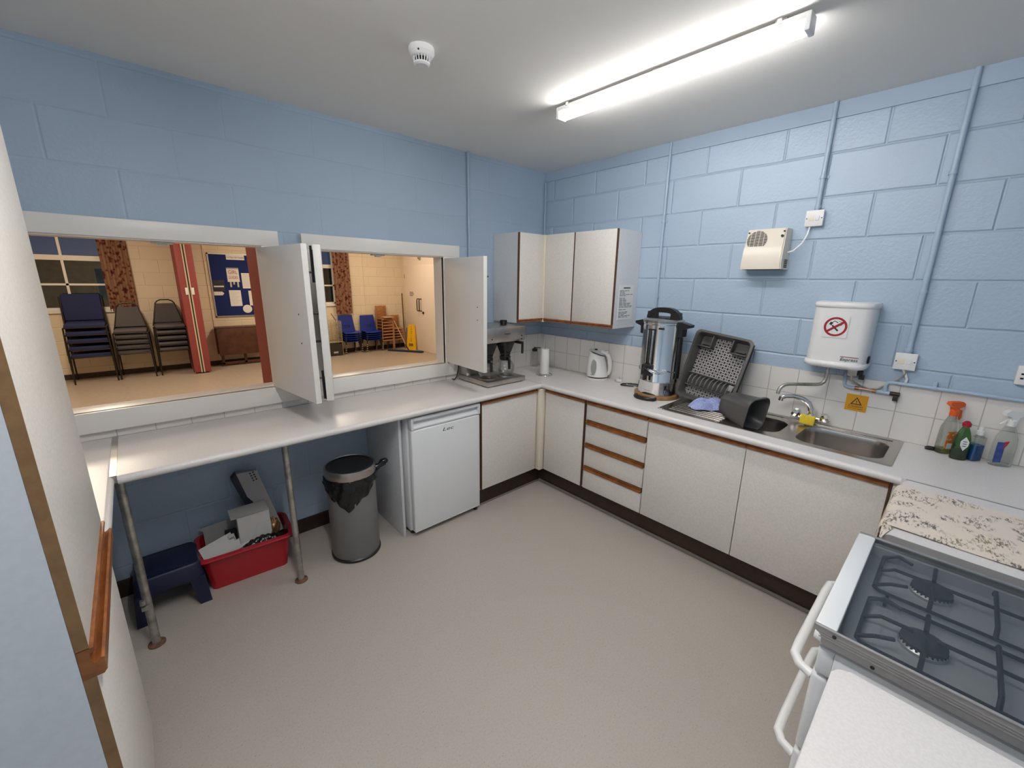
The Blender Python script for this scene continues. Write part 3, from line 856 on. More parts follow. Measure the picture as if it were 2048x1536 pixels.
for x in (-.745, -.930): obj('hotplate', MB().lathe([(.074, .944), (.074, .951), (.066, .953), (0, .953)], (x, -.315, 0), n=36), M_steel, t)
for x in (-.745, -.930):
    bk = obj('filter_basket', MB().lathe([(.040, 1.135), (.048, 1.14), (.080, 1.225), (.084, 1.238)], (x, -.315, 0), n=36), M_black, t)
    obj('basket_handle', MB().box(x + .058, x + .076, -.455, -.44, 1.135, 1.225, .005).box(x + .05, x + .08, -.45, -.36, 1.212, 1.232, .004), M_black, bk)
obj('lid_knob', MB().lathe([(.026, 1.352), (.026, 1.362), (.030, 1.368), (.030, 1.385), (.026, 1.389)], (-.71, -.25, 0), n=24), M_black, t)
obj('lid_knob', MB().lathe([(.045, 1.352), (.045, 1.366), (.03, 1.377)], (-.99, -.28, 0), n=24), M_black, t)
cabt = MB().tube([(-1.045, -.10, 1.10), (-1.06, -.10, 1.0), (-1.075, -.10, .94), (-1.078, -.07, .908), (-1.070, -.03, .906)], .005, 8)
obj('power_cord', cabt, M_black, t)
def carafe(x, y, lab):
    t = thing('coffee_pot', lab, 'coffee pot', (x, y, .953), group='glass coffee pots')
    pr = [(.045, 0), (.060, .006), (.074, .030), (.078, .055), (.073, .083), (.058, .106), (.036, .122), (.033, .132)]
    obj('bowl', MB().lathe(pr, n=40, cap1=False), M_clear, t, local=True)
    obj('collar', MB().lathe([(.0345, .118), (.044, .124), (.045, .150), (.038, .158), (.044, .166), (.044, .180), (.036, .184)], n=36), M_black, t, local=True)
    hd_ = MB().prism([(-.066, .150), (-.040, .150), (-.040, .130), (-.080, .126), (-.088, .062), (-.102, .062), (-.102, .138), (-.092, .150)], 'x', -.008, .008)
    obj('handle', hd_, M_black, t, local=True)
    t.rotation_euler = (0, 0, radians(-20))
carafe(-.745, -.315, 'empty glass coffee pot on the plate nearer the corner')
carafe(-.930, -.315, 'empty glass coffee pot half hidden by the hatch shutter')

# ================================================================== WORKTOP ITEMS IN THE CORNER
t = thing('pump_bottle', 'clear glass bottle with black pump top in the tiled corner', 'bottle', (-.135, -.055, .9))
obj('bottle', MB().lathe([(.030, 0), (.035, .004), (.035, .120), (.033, .142), (.024, .150), (.022, .156)], n=32, cap1=False), M_clear, t, local=True)
obj('pump', MB().lathe([(.026, .148), (.026, .172), (.012, .174), (.010, .186)], n=24).box(-.012, .055, -.007, .007, .178, .187, .002), M_black, t, local=True)
t.rotation_euler = (0, 0, radians(-45))
t = thing('paper_towel_holder', 'white kitchen roll on a wire stand in the corner of the worktop', 'kitchen roll', (-.345, -.385, .9))
obj('stand', MB().tube([(.068 * cos(a), .068 * sin(a), .005) for a in [2 * pi * k / 36 for k in range(36)]], .0045, 8, closed=True).tube([(-.068, 0, .005), (0, 0, .006), (.068, 0, .005)], .004, 8).tube([(0, 0, .005), (0, 0, .275), (.006, 0, .285), (.016, 0, .285), (.016, 0, .20)], .003, 8), M_chrome, t, local=True)
obj('roll', MB().lathe([(.012, .012), (.040, .012), (.0415, .016), (.037, .228), (.035, .232), (.014, .232)], n=40, cap0=False, cap1=False).lathe([(.012, .232), (.012, .014)], n=24, cap0=False, cap1=False), M_paper, t, local=True)

# kettle
t = thing('kettle', 'white plastic jug kettle beside the water urn', 'kettle', (-.100, -.770, .9), rz=radians(-62))
# local +x is the handle side
obj('base', MB().lathe([(.084, 0), (.088, .004), (.086, .016), (.074, .020), (0, .020)], n=44), M_wplastic, t, local=True)
obj('base_gap', MB().lathe([(.078, .020), (.079, .030)], n=44), M_blackm, t, local=True)
def ket(u, v):
    a = 2 * pi * u
    r = .088 - .024 * v ** 1.4
    lean = -.012 * v
    z = .030 + .190 * v + (.022 * v * v * (-cos(a)))
    return Vector((lean + r * cos(a) * (1 + .05 * v * (cos(a) < 0)), r * .96 * sin(a), z))
kb = MB().grid(ket, 48, 16)
obj('body', kb, M_wplastic, t, local=True, ang=60)
obj('lid', MB().grid(lambda u, v: Vector((-.012 + .064 * v * cos(2 * pi * u), .061 * v * sin(2 * pi * u), .236 + .010 * (1 - v * v) - .022 * v * cos(2 * pi * u) - .004)), 40, 8), M_wplastic, t, local=True, ang=60)
obj('spout', MB().prism([(-.060, .205), (-.082, .238), (-.078, .246), (-.040, .240)], 'y', -.022, .022), M_wplastic, t, local=True)
hm_ = MB().tube([(.020, 0, .236), (.055, 0, .228), (.080, 0, .208), (.096, 0, .165), (.102, 0, .12), (.100, 0, .078), (.092, 0, .050), (.078, 0, .044)], [.014, .016, .018, .019, .018, .016, .014, .012], 14)
obj('handle', hm_, M_wplastic, t, local=True)
obj('lid_button', MB().sphere((-.022, 0, .252), .009, (1.5, 1.1, .8)), M_black, t, local=True)
obj('switch', MB().box(.052, .082, -.008, .008, .222, .232, .003).xf(Matrix.Translation((.0, 0, .012))), M_galv, t, local=True)
def win(u, v):   # water gauge on the side facing the room
    a = 2 * pi * u
    return Vector((-.010 + .023 * v * cos(a) - .012, -.0835 + .016 * (v * sin(a) * .9 + .2) - .004 * (1 - v), .118 + .064 * v * sin(a)))
obj('water_gauge', MB().grid(win, 32, 5), mat('gauge_window', (.30, .29, .27), .25), t, local=True, ang=70)
obj('lettering', MB().box(-.045, -.015, -.0855, -.082, .050, .054), M_galv, t, local=True)
cord = MB().tube([(-.036, -.835, .905), (-.02, -.90, .904), (-.045, -.96, .904), (-.070, -1.03, .904), (-.10, -1.10, .904), (-.10, -1.16, .904)], .0035, 8)
cord.tube([(-.036, -.835, .9045), (-.012, -.93, .904), (-.02, -1.0, .904)], .003, 8)
one('power_cord', cord, M_wplastic, 'white mains flex running along the worktop behind the kettle', 'cable', base=(-.05, -1.0, .9))
pl = thing('mains_plug', 'white three pin plug lying by the tiles behind the kettle', 'plug', (-.045, -.955, .9), rz=radians(30))
obj('body', MB().box(-.022, .022, -.024, .024, .002, .026, .007, 3), M_wplastic, pl, local=True)
for a, b in ((-.010, .024), (.010, .024), (0, -.012)):
    obj('pin', MB().box(a - .003, a + .003, b - .002 if b > 0 else -.004, b + .016 if b > 0 else .004, .010 if b > 0 else .026, .014 if b > 0 else .044), M_alu, pl, local=True)
one('cable_loop', MB().tube([(-.135, -1.03, .906), (-.10, -1.02, .906), (-.05, -1.07, .907), (-.03, -1.115, .908), (-.05, -1.15, .908), (-.085, -1.145, .907), (-.115, -1.10, .906), (-.14, -1.05, .906)], .0055, 8, closed=True), M_black, 'loop of thick black cable on the worktop beside the urn', 'cable', base=(-.09, -1.09, .9))

# ================================================================== URN ON ITS BOARD
t = thing('serving_board', 'round wooden board with black grips under the water urn', 'board', (-.185, -1.365, .9))
obj('board', MB().lathe([(.152, 0), (.156, .004), (.156, .026), (.152, .030), (0, .030)], n=56), M_boardwood, t, local=True)
for a in (radians(180), radians(0)):
    c, s_ = cos(a), sin(a)
    pts = [(.150, -.075), (.172, -.068), (.190, -.045), (.197, 0), (.190, .045), (.172, .068), (.150, .075)]
    obj('grip', MB().tube([(p * c - q * s_, p * s_ + q * c, .014) for p, q in pts], .0135, 10), M_black, t, local=True)
ux, uy = -.195, -1.372
t = thing('water_urn', 'tall polished steel hot water urn standing on the round wooden board', 'urn', (ux, uy, .93), rz=radians(177))
# local +x = tap side, turned towards the room
t.scale = (1.06, 1.06, 1.03)
body = MB().lathe([(.122, 0), (.126, .004), (.126, .085), (.1275, .088), (.1275, .097), (.126, .100), (.126, .478), (.129, .482), (.129, .492), (.126, .496)], n=64, cap1=True)
obj('body', body, M_chrome, t, local=True)
obj('chain', MB().tube([(.1285 * cos(a), .1285 * sin(a), .172 + .010 * sin(3 * a) + .0025 * sin(60 * a)) for a in [2 * pi * k / 140 for k in range(140)]], .0035, 6, closed=True), M_chrome, t, local=True)
lid = obj('lid', MB().lathe([(.131, .494), (.131, .506), (.124, .512), (.06, .526), (0, .528)], n=56), M_steel, t, local=True)
# lid handle: arched black grip across the lid
for_y = []
for k in range(17):
    a = pi * k / 16
    for_y.append((.132 * cos(a) * -1, .505 + .084 * sin(a) ** .75))
inner = [(.050 * cos(pi * k / 10), .556 + .016 * sin(pi * k / 10)) for k in range(11)]
m = MB()
outer = [(-.120 + .24 * k / 16, .520 + .052 * (1 - abs(2 * k / 16 - 1) ** 3)) for k in range(17)]
pts = outer
m.prism([(y, z + .017) for y, z in outer] + [(y, z - .017) for y, z in outer[::-1]], 'x', -.021, .021)
bmesh.ops.bevel(m.bm, geom=m.bm.edges[:], offset=.005, segments=2, affect='EDGES')
m.box(-.018, .018, -.118, -.050, .506, .560, .006); m.box(-.018, .018, .050, .118, .506, .560, .006)
m.box(-.014, .014, -.075, .075, .514, .530, .004)
obj('lid_handle', m, M_black, lid, local=True)
for s_ in (-1, 1):
    m = MB().prism([(s_ * .124, .40), (s_ * .150, .405), (s_ * .152, .455), (s_ * .195, .470), (s_ * .198, .486), (s_ * .140, .500), (s_ * .124, .498)], 'x', -.030, .030)
    obj('side_handle', m, M_black, t, local=True)
obj('side_rail', MB().box(-.02, .02, .1262, .139, .12, .40, .004), M_black, t, local=True)
obj('gauge_bracket', MB().box(.115, .1345, -.026, .026, .205, .452, .004), M_black, t, local=True)
obj('gauge_tube', MB().cyl((.141, 0, .215), (.141, 0, .44), .0085, n=14), M_clear, t, local=True)
obj('gauge_guard', MB().box(.1275, .1475, .012, .021, .21, .445, .002).box(.1275, .1475, -.021, -.012, .21, .445, .002), M_chrome, t, local=True)
tp = obj('tap', MB().box(.118, .168, -.032, .032, .140, .215, .008, 3).cyl((.158, 0, .145), (.158, 0, .112), .012, .010), M_black, t, local=True)
obj('tap_lever', MB().tube([(.165, -.004, .205), (.205, .012, .195), (.215, .016, .19)], .0055, 8), M_black, tp, local=True)
obj('chain_clip', MB().tube([(.168, .01, .185), (.166, .05, .168), (.145, .085, .160), (.120, .105, .168), (.150, .07, .178), (.170, .02, .190)], .003, 6, closed=True).tube([(.166, .0, .19), (.158, .06, .172), (.128, .10, .164)], .004, 6), M_chrome, t, local=True)
obj('dial', MB().box(.120, .131, .055, .078, .036, .060, .003).xf(Matrix.Rotation(radians(30), 4, 'Z')).box(.118, .1285, -.02, .02, .03, .03), M_black, t, local=True)
obj('badge', MB().box(.1255, .1285, .045, .085, .452, .462), M_black, t, local=True)

# ================================================================== SINK
SX0, SX1, SY0, SY1 = -.488, -.014, -2.700, -1.540
ZD = .9035
t = thing('sink', 'stainless steel sink with a drainer and one and a half bowls', 'sink', (-.25, -2.12, .9))
bowls = [rrect(-.445, -.115, -2.660, -2.295, .075, 8), rrect(-.430, -.135, -2.215, -1.965, .085, 8)]
m = MB()
eds = []
for loop in [rrect(SX0, SX1, SY0, SY1, .012, 3)] + bowls:
    vs = [m.bm.verts.new((x, y, ZD)) for x, y in loop]
    eds += [m.bm.edges.new((vs[i], vs[(i + 1) % len(vs)])) for i in range(len(vs))]
bmesh.ops.triangle_fill(m.bm, use_beauty=True, edges=eds)
rim = rrect(SX0, SX1, SY0, SY1, .012, 3); rim2 = rrect(SX0 + .008, SX1 - .008, SY0 + .008, SY1 - .008, .008, 3)
A = ring(m.bm, rim, .9002); B = ring(m.bm, rim, .9042); Cc = ring(m.bm, rim2, .9058); D = ring(m.bm, rrect(SX0 + .014, SX1 - .014, SY0 + .014, SY1 - .014, .006, 3), ZD)
loft(m, [A, B, Cc, D])
# raised back ledge
m.box(SX1 - .050, SX1 - .020, -2.66, -1.95, ZD - .001, ZD + .0045, .002)
obj('deck', m, M_steel, t)
def bowl(name, lp, cx, cy, dep, sh):
    m = MB()
    sc = lambda k, z: ring(m.bm, [(cx + (x - cx) * k, cy + (y - cy) * k) for x, y in lp], z)
    R = [sc(1, ZD), sc(.988, ZD - .006), sc(.975, ZD - .03), sc(.93, ZD - dep + .04), sc(.90, ZD - dep + .015), sc(.82, ZD - dep + .002), sc(.12, ZD - dep)]
    loft(m, R); m.bm.faces.new(R[-1])
    b = obj(name, m, M_steel, t, ang=60)
    obj('drain', MB().lathe([(.033, ZD - dep + .0005), (.030, ZD - dep + .004), (.022, ZD - dep + .001), (0, ZD - dep + .001)], (cx, cy, 0), n=28), M_chrome, b)
    return b
bowl('main_bowl', bowls[0], -.28, -2.478, .150, 0)
bowl('half_bowl', bowls[1], -.283, -2.09, .130, 0)
m = MB()
for i in range(11):
    x = -.445 + i * .036
    m.box(x - .0055, x + .0055, -1.925, -1.60 - .001 * i, ZD - .001, ZD + .0065, .004, 3)
obj('drainer_ribs', m, M_steel, t)

# mixer tap
tx0, ty0 = -.062, -2.285
t = thing('mixer_tap', 'chrome swan neck mixer tap between the two sink bowls', 'tap', (tx0, ty0, ZD + .004))
obj('body', MB().lathe([(.026, 0), (.026, .008), (.020, .012), (.019, .040), (.022, .046), (.018, .056)], n=28).cyl((0, -.055, .030), (0, .055, .030), .014), M_chrome, t, local=True)
sp = [(0, 0, .05), (.0, .004, .085), (-.006, .02, .118), (-.02, .052, .142), (-.042, .092, .152), (-.062, .128, .148), (-.070, .143, .138)]
obj('spout', MB().tube(sp, [.018, .0175, .0165, .0155, .0145, .014, .014], 14).cyl((-.0705, .144, .142), (-.0725, .1475, .118), .0135), M_chrome, t, local=True)
for s_, lb in ((1, None), (-1, None)):
    m = MB().lathe([(.012, 0), (.014, .006), (.025, .014), (.029, .028), (.024, .042), (.009, .047)], n=8)
    m.xf(Matrix.Translation((-.006, s_ * .050, .034)) @ Matrix.Rotation(radians(-62 * s_), 4, 'X'))
    obj('tap_handle', m, M_chrome, t, local=True, ang=20)
o = one('sponge', MB().box(-.014, .014, -.036, .036, -.028, .028, .006, 3), M_yellow, 'yellow washing up sponge resting against the mixer tap', 'sponge'); o.location = (-.125, -2.285, .938); o.rotation_euler = (radians(4), radians(14), radians(6))

# dish cloth
def clothfn(u, v):
    a = u - .5; b = v - .5
    x = .17 * a; y = .21 * b
    env = max(0, 1 - (2 * a) ** 4) * max(0, 1 - (2 * b) ** 4)
    hgt = env * (.022 + .020 * abs(sin(4.2 * u + 2.5 * v)) + .018 * abs(sin(6.5 * v - 3 * u + 1)) ** .6) + .008 * abs(sin(9 * u + 7 * v))
    return Vector((x + .02 * sin(6 * v), y + .025 * sin(5 * u), .0045 + max(0, hgt)))
o = one('dish_cloth', MB().grid(clothfn, 36, 36).solid(.002), M_bluecloth, 'crumpled blue dish cloth on the steel drainer', 'cloth', ang=80)
o.location = (-.235, -1.775, ZD + .003); o.rotation_euler = (0, 0, radians(20))

# ================================================================== DISH RACK leaning on the wall
t = thing('dish_rack', 'grey plastic dish rack standing on edge against the wall', 'dish rack', (-.150, -1.700, ZD + .004))
Wd, Hd, Dp = .375, .475, .075
# local: x across, y up the tray, z out of the tray towards the room
m = MB()
out = rrect(-Wd / 2, Wd / 2, 0, Hd, .035, 6); inn = rrect(-Wd / 2 + .018, Wd / 2 - .018, .018, Hd - .018, .028, 6)
inn2 = rrect(-Wd / 2 + .032, Wd / 2 - .032, .032, Hd - .032, .022, 6); out2 = rrect(-Wd / 2 + .014, Wd / 2 - .014, .014, Hd - .014, .03, 6)
loft(m, [ring(m.bm, inn2, .0), ring(m.bm, inn, Dp - .004), ring(m.bm, rrect(-Wd / 2 + .014, Wd / 2 - .014, .014, Hd - .014, .03, 6), Dp), ring(m.bm, out, Dp - .002), ring(m.bm, out, Dp - .010), ring(m.bm, out2, Dp - .012), ring(m.bm, rrect(-Wd / 2 + .026, Wd / 2 - .026, .026, Hd - .026, .026, 6), -.002)])
obj('tray_rim', m, M_rack, t, local=True)
m = MB()
NX, NY = 19, 24
x0, x1, y0, y1 = -Wd / 2 + .030, Wd / 2 - .030, .030, Hd - .030
cw, ch = (x1 - x0) / NX, (y1 - y0) / NY
for i in range(NX):
    for j in range(NY):
        a, b = x0 + i * cw, y0 + j * ch
        hs = .37 if (i + j) % 2 == 0 else .22
        if j in (5, 6, 7, 8) : hs = 0
        O = [m.bm.verts.new(p) for p in ((a, b, 0), (a + cw, b, 0), (a + cw, b + ch, 0), (a, b + ch, 0))]
        if hs == 0: m.bm.faces.new(O); continue
        cx, cy = a + cw / 2, b + ch / 2
        I = [m.bm.verts.new((cx + p * cw * hs, cy + q * ch * hs, 0)) for p, q in ((-1, -1), (1, -1), (1, 1), (-1, 1))]
        for k in range(4): m.bm.faces.new((O[k], O[(k + 1) % 4], I[(k + 1) % 4], I[k]))
bmesh.ops.remove_doubles(m.bm, verts=m.bm.verts[:], dist=1e-5)
obj('tray_backing', MB().box(x0 - .01, x1 + .01, y0 - .01, y1 + .01, -.022, -.018), M_rack, t, local=True)  # dark panel added behind the perforated floor so its holes read dark
obj('tray_floor', m, M_rackl, t, local=True, flat=True)
m = MB()
for k in range(11):
    x = -Wd / 2 + .045 + k * .0285
    m.tube([(x, .095, .004), (x + .004, .105, .040), (x + .010, .130, .056), (x + .013, .155, .050), (x + .012, .178, .004)], .0040, 7)
obj('slot_ribs', m, mat('rack_rib_grey', (.22, .21, .20), .35), t, local=True)
m = MB()
m.box(-Wd / 2 + .03, Wd / 2 - .03, .09, .098, 0, .03); m.box(-Wd / 2 + .03, Wd / 2 - .03, .176, .184, 0, .03)
m.box(-Wd / 2 + .03, Wd / 2 - .03, .098, .176, .001, .004)
obj('plate_slots', m, M_rack, t, local=True)
obj('slot_block', MB().box(Wd / 2 - .062, Wd / 2 - .030, .13, .168, .004, .05, .003), M_rackl, t, local=True)
for sx in (-1, 1):
    m = MB()
    a0, a1 = (-Wd / 2 + .026, -Wd / 2 + .125) if sx < 0 else (Wd / 2 - .125, Wd / 2 - .026)
    b0, b1 = Hd - .110, Hd - .026
    m.box(a0, a1, b0, b0 + .006, 0, .068, .002); m.box(a1 - .006 if sx < 0 else a0, a1 if sx < 0 else a0 + .006, b0, b1, 0, .068, .002)
    m.box(a0, a1, b0, b1, .001, .006)
    m.box(a0 + .02, a1 - .02, b0 + .02, b0 + .026, .0, .03)
    obj('cutlery_cup', m, M_rack, t, local=True)
RM = Matrix.Rotation(radians(-90), 4, 'Z') @ Matrix.Rotation(radians(90 - 14), 4, 'X') @ Matrix.Rotation(radians(-7), 4, 'Z')
t.rotation_euler = RM.to_euler()

# ================================================================== WASHING-UP BOWL tipped in the half bowl
t = thing('washing_up_bowl', 'grey plastic washing up bowl tipped on its side in the half bowl', 'bowl', (-.300, -1.893, .990))
m = MB()
# local: z = axis of the bowl, base at z=0 and rim at z=.20; x level, y upwards
def rr(w_, h_, r): return rrect(-w_ / 2, w_ / 2, -h_ / 2, h_ / 2, r, 8)
loft_out = [ring(m.bm, rr(.125, .110, .035), 0), ring(m.bm, rr(.150, .132, .04), .014), ring(m.bm, rr(.190, .186, .05), .185), ring(m.bm, rr(.204, .206, .055), .187), ring(m.bm, rr(.204, .206, .055), .200), ring(m.bm, rr(.196, .198, .052), .202), ring(m.bm, rr(.184, .180, .047), .190), ring(m.bm, rr(.143, .125, .037), .017)]
loft(m, loft_out); m.bm.faces.new(loft_out[0]); m.bm.faces.new(loft_out[-1])
obj('bowl', m, M_rack, t, local=True, ang=50)
_Z = Vector((-.26, -.955, -.13)).normalized(); _X = Vector((.955, -.26, 0)).normalized(); _Y = _Z.cross(_X)
t.rotation_euler = Matrix(((_X.x, _Y.x, _Z.x), (_X.y, _Y.y, _Z.y), (_X.z, _Y.z, _Z.z))).to_euler()
# ================================================================== WALL FITTINGS (sink wall)
def onwall(y, z, x=-.001): return facing((x, y, z), (0, -1, 0), (0, 0, 1), (-1, 0, 0))
t = thing('fan_heater', 'cream wall mounted fan heater with a round grille', 'heater', (0, -1.905, 1.905))
m = MB()
def fr(z, d, hw): return [m.bm.verts.new(p) for p in ((-.004, -1.905 + hw, z), (-d, -1.905 + hw - .006, z), (-d, -1.905 - hw + .006, z), (-.004, -1.905 - hw, z))]
R = [fr(1.790, .118, .116), fr(1.83, .122, .115), fr(1.915, .112, .112), fr(1.925, .104, .1115), fr(2.015, .086, .108), fr(2.022, .080, .108)]
loft(m, R); m.bm.faces.new(R[0]); m.bm.faces.new(R[-1])
bmesh.ops.bevel(m.bm, geom=[e for e in m.bm.edges if abs(e.verts[0].co.x + .1) < .03 and abs(e.verts[1].co.x + .1) < .03 and abs(e.verts[0].co.z - e.verts[1].co.z) > .002], offset=.006, segments=2, affect='EDGES')
obj('housing', m, M_cream_pl, t)
gz, gy = 1.958, -1.862
def gx(z): return -(.104 + (1.925 - z) * .2) if z > 1.925 else -.111
gm = MB(); gb = MB()
bs = MB().lathe([(.0, 0), (.055, 0), (.055, .002)], n=40)
bs.xf(facing((gx(gz) + .000, gy, gz), (0, -1, 0), (.196, 0, .98), (-.98, 0, .196)))
obj('grille_opening', bs, M_dark, t)
for k in range(-7, 8):
    z = k * .0072; hw = math.sqrt(max(0, .0565 ** 2 - z * z))
    gm.box(-hw, hw, z - .0010, z + .0010, .0, .0040)
for k in (-.036, -.012, .012, .036):
    hh = math.sqrt(.056 ** 2 - k * k); gm.box(k - .0009, k + .0009, -hh, hh, .0, .0040)
gm.xf(facing((gx(gz), gy, gz), (0, -1, 0), (.196, 0, .98), (-.98, 0, .196)))
obj('grille', gm, M_cream_pl, t)
for y, z, r in ((-1.812, 2.003, .0045), (-1.999, 2.003, .0045), (-1.993, 1.977, .007)):
    obj('screw', MB().cyl((-.084 - (2.015 - z) * .2, y, z), (-.0935 - (2.015 - z) * .2, y, z), r, n=14), M_blackm, t)
m = MB()
for k in range(5): m.box(-.078 - .0, -.03, -1.905 - .1165, -1.905 - .1148, 1.800 + k * .010, 1.805 + k * .010)
obj('side_vents', m, M_dark, t)
obj('outlet', MB().box(-.112, -.02, -2.005, -1.805, 1.7885, 1.7905), M_dark, t)
def spur(y, z, lab, name='fused_switch', sz=.043):
    t = thing(name, lab, 'switch', (0, y, z), group='white switched fuse spurs')
    obj('back_box', MB().box(-.022, -.0005, -sz + .002, sz - .002, -sz + .002, sz - .002, .004), M_wplastic, t, local=True)
    obj('face_plate', MB().box(-.033, -.022, -sz, sz, -sz, sz, .003, 3), M_wplastic, t, local=True)
    obj('rocker', MB().box(-.0375, -.032, -.024, -.006, -.012, .012, .002), M_wapp, t, local=True)
    obj('fuse_carrier', MB().box(-.0345, -.0325, .002, .026, -.014, .014, .001), M_cream_pl, t, local=True)
    for s_ in (-1, 1): obj('screw', MB().cyl((-.0340, s_ * .035, 0), (-.0325, s_ * .035, 0), .0032, n=10), M_blackm, t, local=True)
    return t
spur(-2.118, 2.066, 'white fused switch above and right of the fan heater')
spur(-2.630, 1.325, 'white fused switch right of the water heater at the foot of the long conduit')
t = thing('socket', 'white wall socket above the empty spray bottle, right of the heater switch', 'socket', (0, -3.045, 1.322))
obj('face_plate', MB().box(-.034, -.0005, -.044, .044, -.043, .043, .004), M_wplastic, t, local=True)
m = MB()
for a, b in ((.025, .006), (.025, -.014)): m.box(-.0348, -.0338, a - .005, a + .005, b - .004, b + .004)
obj('slots', m, M_dark, t, local=True)
one('heater_flex', MB().tube([(-.055, -2.022, 1.885), (-.055, -2.05, 1.893), (-.045, -2.085, 1.935), (-.03, -2.100, 1.985), (-.022, -2.102, 2.025)], .0045, 10), M_wplastic, 'white flex from the fan heater up to its switch', 'cable', base=(-.05, -2.06, 1.9))
def conduit(pts, r, clips, lab, name='conduit'):
    t = thing(name, lab, 'conduit', pts[-1], group='painted conduits')
    obj('pipe', MB().tube(pts, r, 12), M_conduit, t)
    for c, ax in clips:
        if ax == 'z': m = MB().tube([(c[0], c[1], c[2] - .008), (c[0], c[1], c[2] + .008)], r + .004, 12)
        else: m = MB().tube([(c[0], c[1] - .008, c[2]), (c[0], c[1] + .008, c[2])], r + .004, 12)
        if c[0] > -.05: m.box(-.004, -.0, c[1] - r - .014, c[1] + r + .014, c[2] - .008, c[2] + .008)
        obj('clip', m, M_conduit, t)
    return t
xs = -.017
conduit([(xs, -1.198, H), (xs, -1.200, 1.22)], .009, [((xs, -1.198, 2.13), 'z'), ((xs, -1.20, 1.60), 'z')], 'thin blue painted conduit between wall cabinet and fan heater')
conduit([(xs, -2.122, H), (xs, -2.122, 2.107)], .0115, [((xs, -2.122, 2.28), 'z'), ((xs, -2.122, 2.125), 'z')], 'blue painted conduit dropping from the ceiling to the switch above the fan heater')
conduit([(xs, -2.632, H), (xs, -2.632, 1.368)], .0125, [((xs, -2.632, 2.22), 'z'), ((xs, -2.632, 1.68), 'z'), ((xs, -2.632, 1.385), 'z')], 'long blue painted conduit right of the water heater')
t = thing('conduit', 'blue painted pipe on the hatch wall left of the small wall cabinet', 'conduit', (-.878, -.017, 1.25), group='painted conduits')
obj('pipe', MB().tube([(-.880, -.017, H), (-.876, -.017, 1.25)], .010, 12), M_conduit, t)
obj('clip', MB().tube([(-.878, -.017, 2.13), (-.878, -.017, 2.15)], .014, 12), M_conduit, t)
one('corner_conduit', MB().tube([(-.02, -.02, 2.56), (-.02, -.02, 2.08)], .007, 10), M_conduit, 'thin painted strip running down the corner of the two blue walls', 'conduit', base=(-.02, -.02, 2.08))

# water heater
yc, zc = -2.352, 1.44
t = thing('water_heater', 'white oversink water heater with a no smoking sticker', 'water heater', (0, yc, 1.27))
pl_ = [(-.002, -.146), (-.002, .146), (-.06, .146), (-.11, .136), (-.150, .108), (-.166, .07), (-.172, 0), (-.166, -.07), (-.150, -.108), (-.11, -.136), (-.06, -.146)]
pl_ = [(-.002, yc + .132), (-.07, yc + .132), (-.125, yc + .128), (-.152, yc + .115), (-.163, yc + .09), (-.168, yc), (-.163, yc - .09), (-.152, yc - .115), (-.125, yc - .128), (-.07, yc - .132), (-.002, yc - .132)]
obj('body', MB().prism(pl_, 'z', 1.296, 1.590), M_wplastic, t, ang=50)
def scale_pl(k, dx=0): return [((x if x > -.01 else x * k + dx), yc + (y - yc) * k) for x, y in pl_]
m = MB(); R = [ring(m.bm, scale_pl(1.0), 1.586), ring(m.bm, scale_pl(1.035), 1.590), ring(m.bm, scale_pl(1.045), 1.602), ring(m.bm, scale_pl(1.02), 1.614), ring(m.bm, scale_pl(.93), 1.618)]
loft(m, R); m.bm.faces.new(R[-1]); m.bm.faces.new(R[0])
obj('top_cover', m, M_wplastic, t, ang=50)
m = MB(); R = [ring(m.bm, scale_pl(1.0), 1.300), ring(m.bm, scale_pl(1.05), 1.294), ring(m.bm, scale_pl(1.07), 1.282), ring(m.bm, scale_pl(1.03), 1.268), ring(m.bm, scale_pl(.9), 1.262)]
loft(m, R); m.bm.faces.new(R[-1]); m.bm.faces.new(R[0])
obj('bottom_cover', m, M_wplastic, t, ang=50)
M0 = onwall(yc + .016, 1.487, -.1685)
st = obj('no_smoking_sticker', MB().box(-.055, .055, -.058, .058, 0, .0006).xf(M0), M_paper, t)
m = MB(); rg = []
for r, z in ((.051, .0006), (.051, .0012), (.0405, .0012), (.0405, .0006)): rg.append((r, z))
m.lathe(rg, n=48, cap0=False, cap1=False)
mb2 = MB().box(-.045, .045, -.0058, .0058, .0010, .0016); mb2.xf(Matrix.Rotation(radians(38), 4, 'Z')); m.add(mb2)
obj('red_ring', m.xf(M0), M_signred, st)
m = MB(); q = MB().box(-.004, .036, -.004, .004, .0007, .0010); q.xf(Matrix.Translation((-.012, .004, 0)) @ Matrix.Rotation(radians(-45), 4, 'Z')); m.add(q)
m.prism([(-.030, .012), (-.018, .006), (-.012, .020), (-.024, .026)], 'z', .0007, .0010)
q = MB().tube([(-.020, .020, .0009), (-.006, .030, .0009), (.008, .022, .0009)], .0018, 6); m.add(q)
q = MB().tube([(.010, .030, .0009), (.024, .026, .0009), (.026, .010, .0009), (.014, .006, .0009)], .0010, 6); m.add(q)
obj('cigarette_symbol', m.xf(M0), M_ink, st)
obj('logo', MB().text('Express', .024, facing((-.1668, yc - .068, 1.318), (.04, -1, 0), (0, 0, 1), (-1, -.04, 0)), shear=.2), M_ink, t)
obj('logo_bar', MB().box(-.1672, -.1662, yc - .108, yc - .030, 1.3305, 1.3335), M_signred, t)
obj('control_knob', MB().box(-.070, -.035, yc - .141, yc - .1325, 1.296, 1.335, .004), M_black, t)
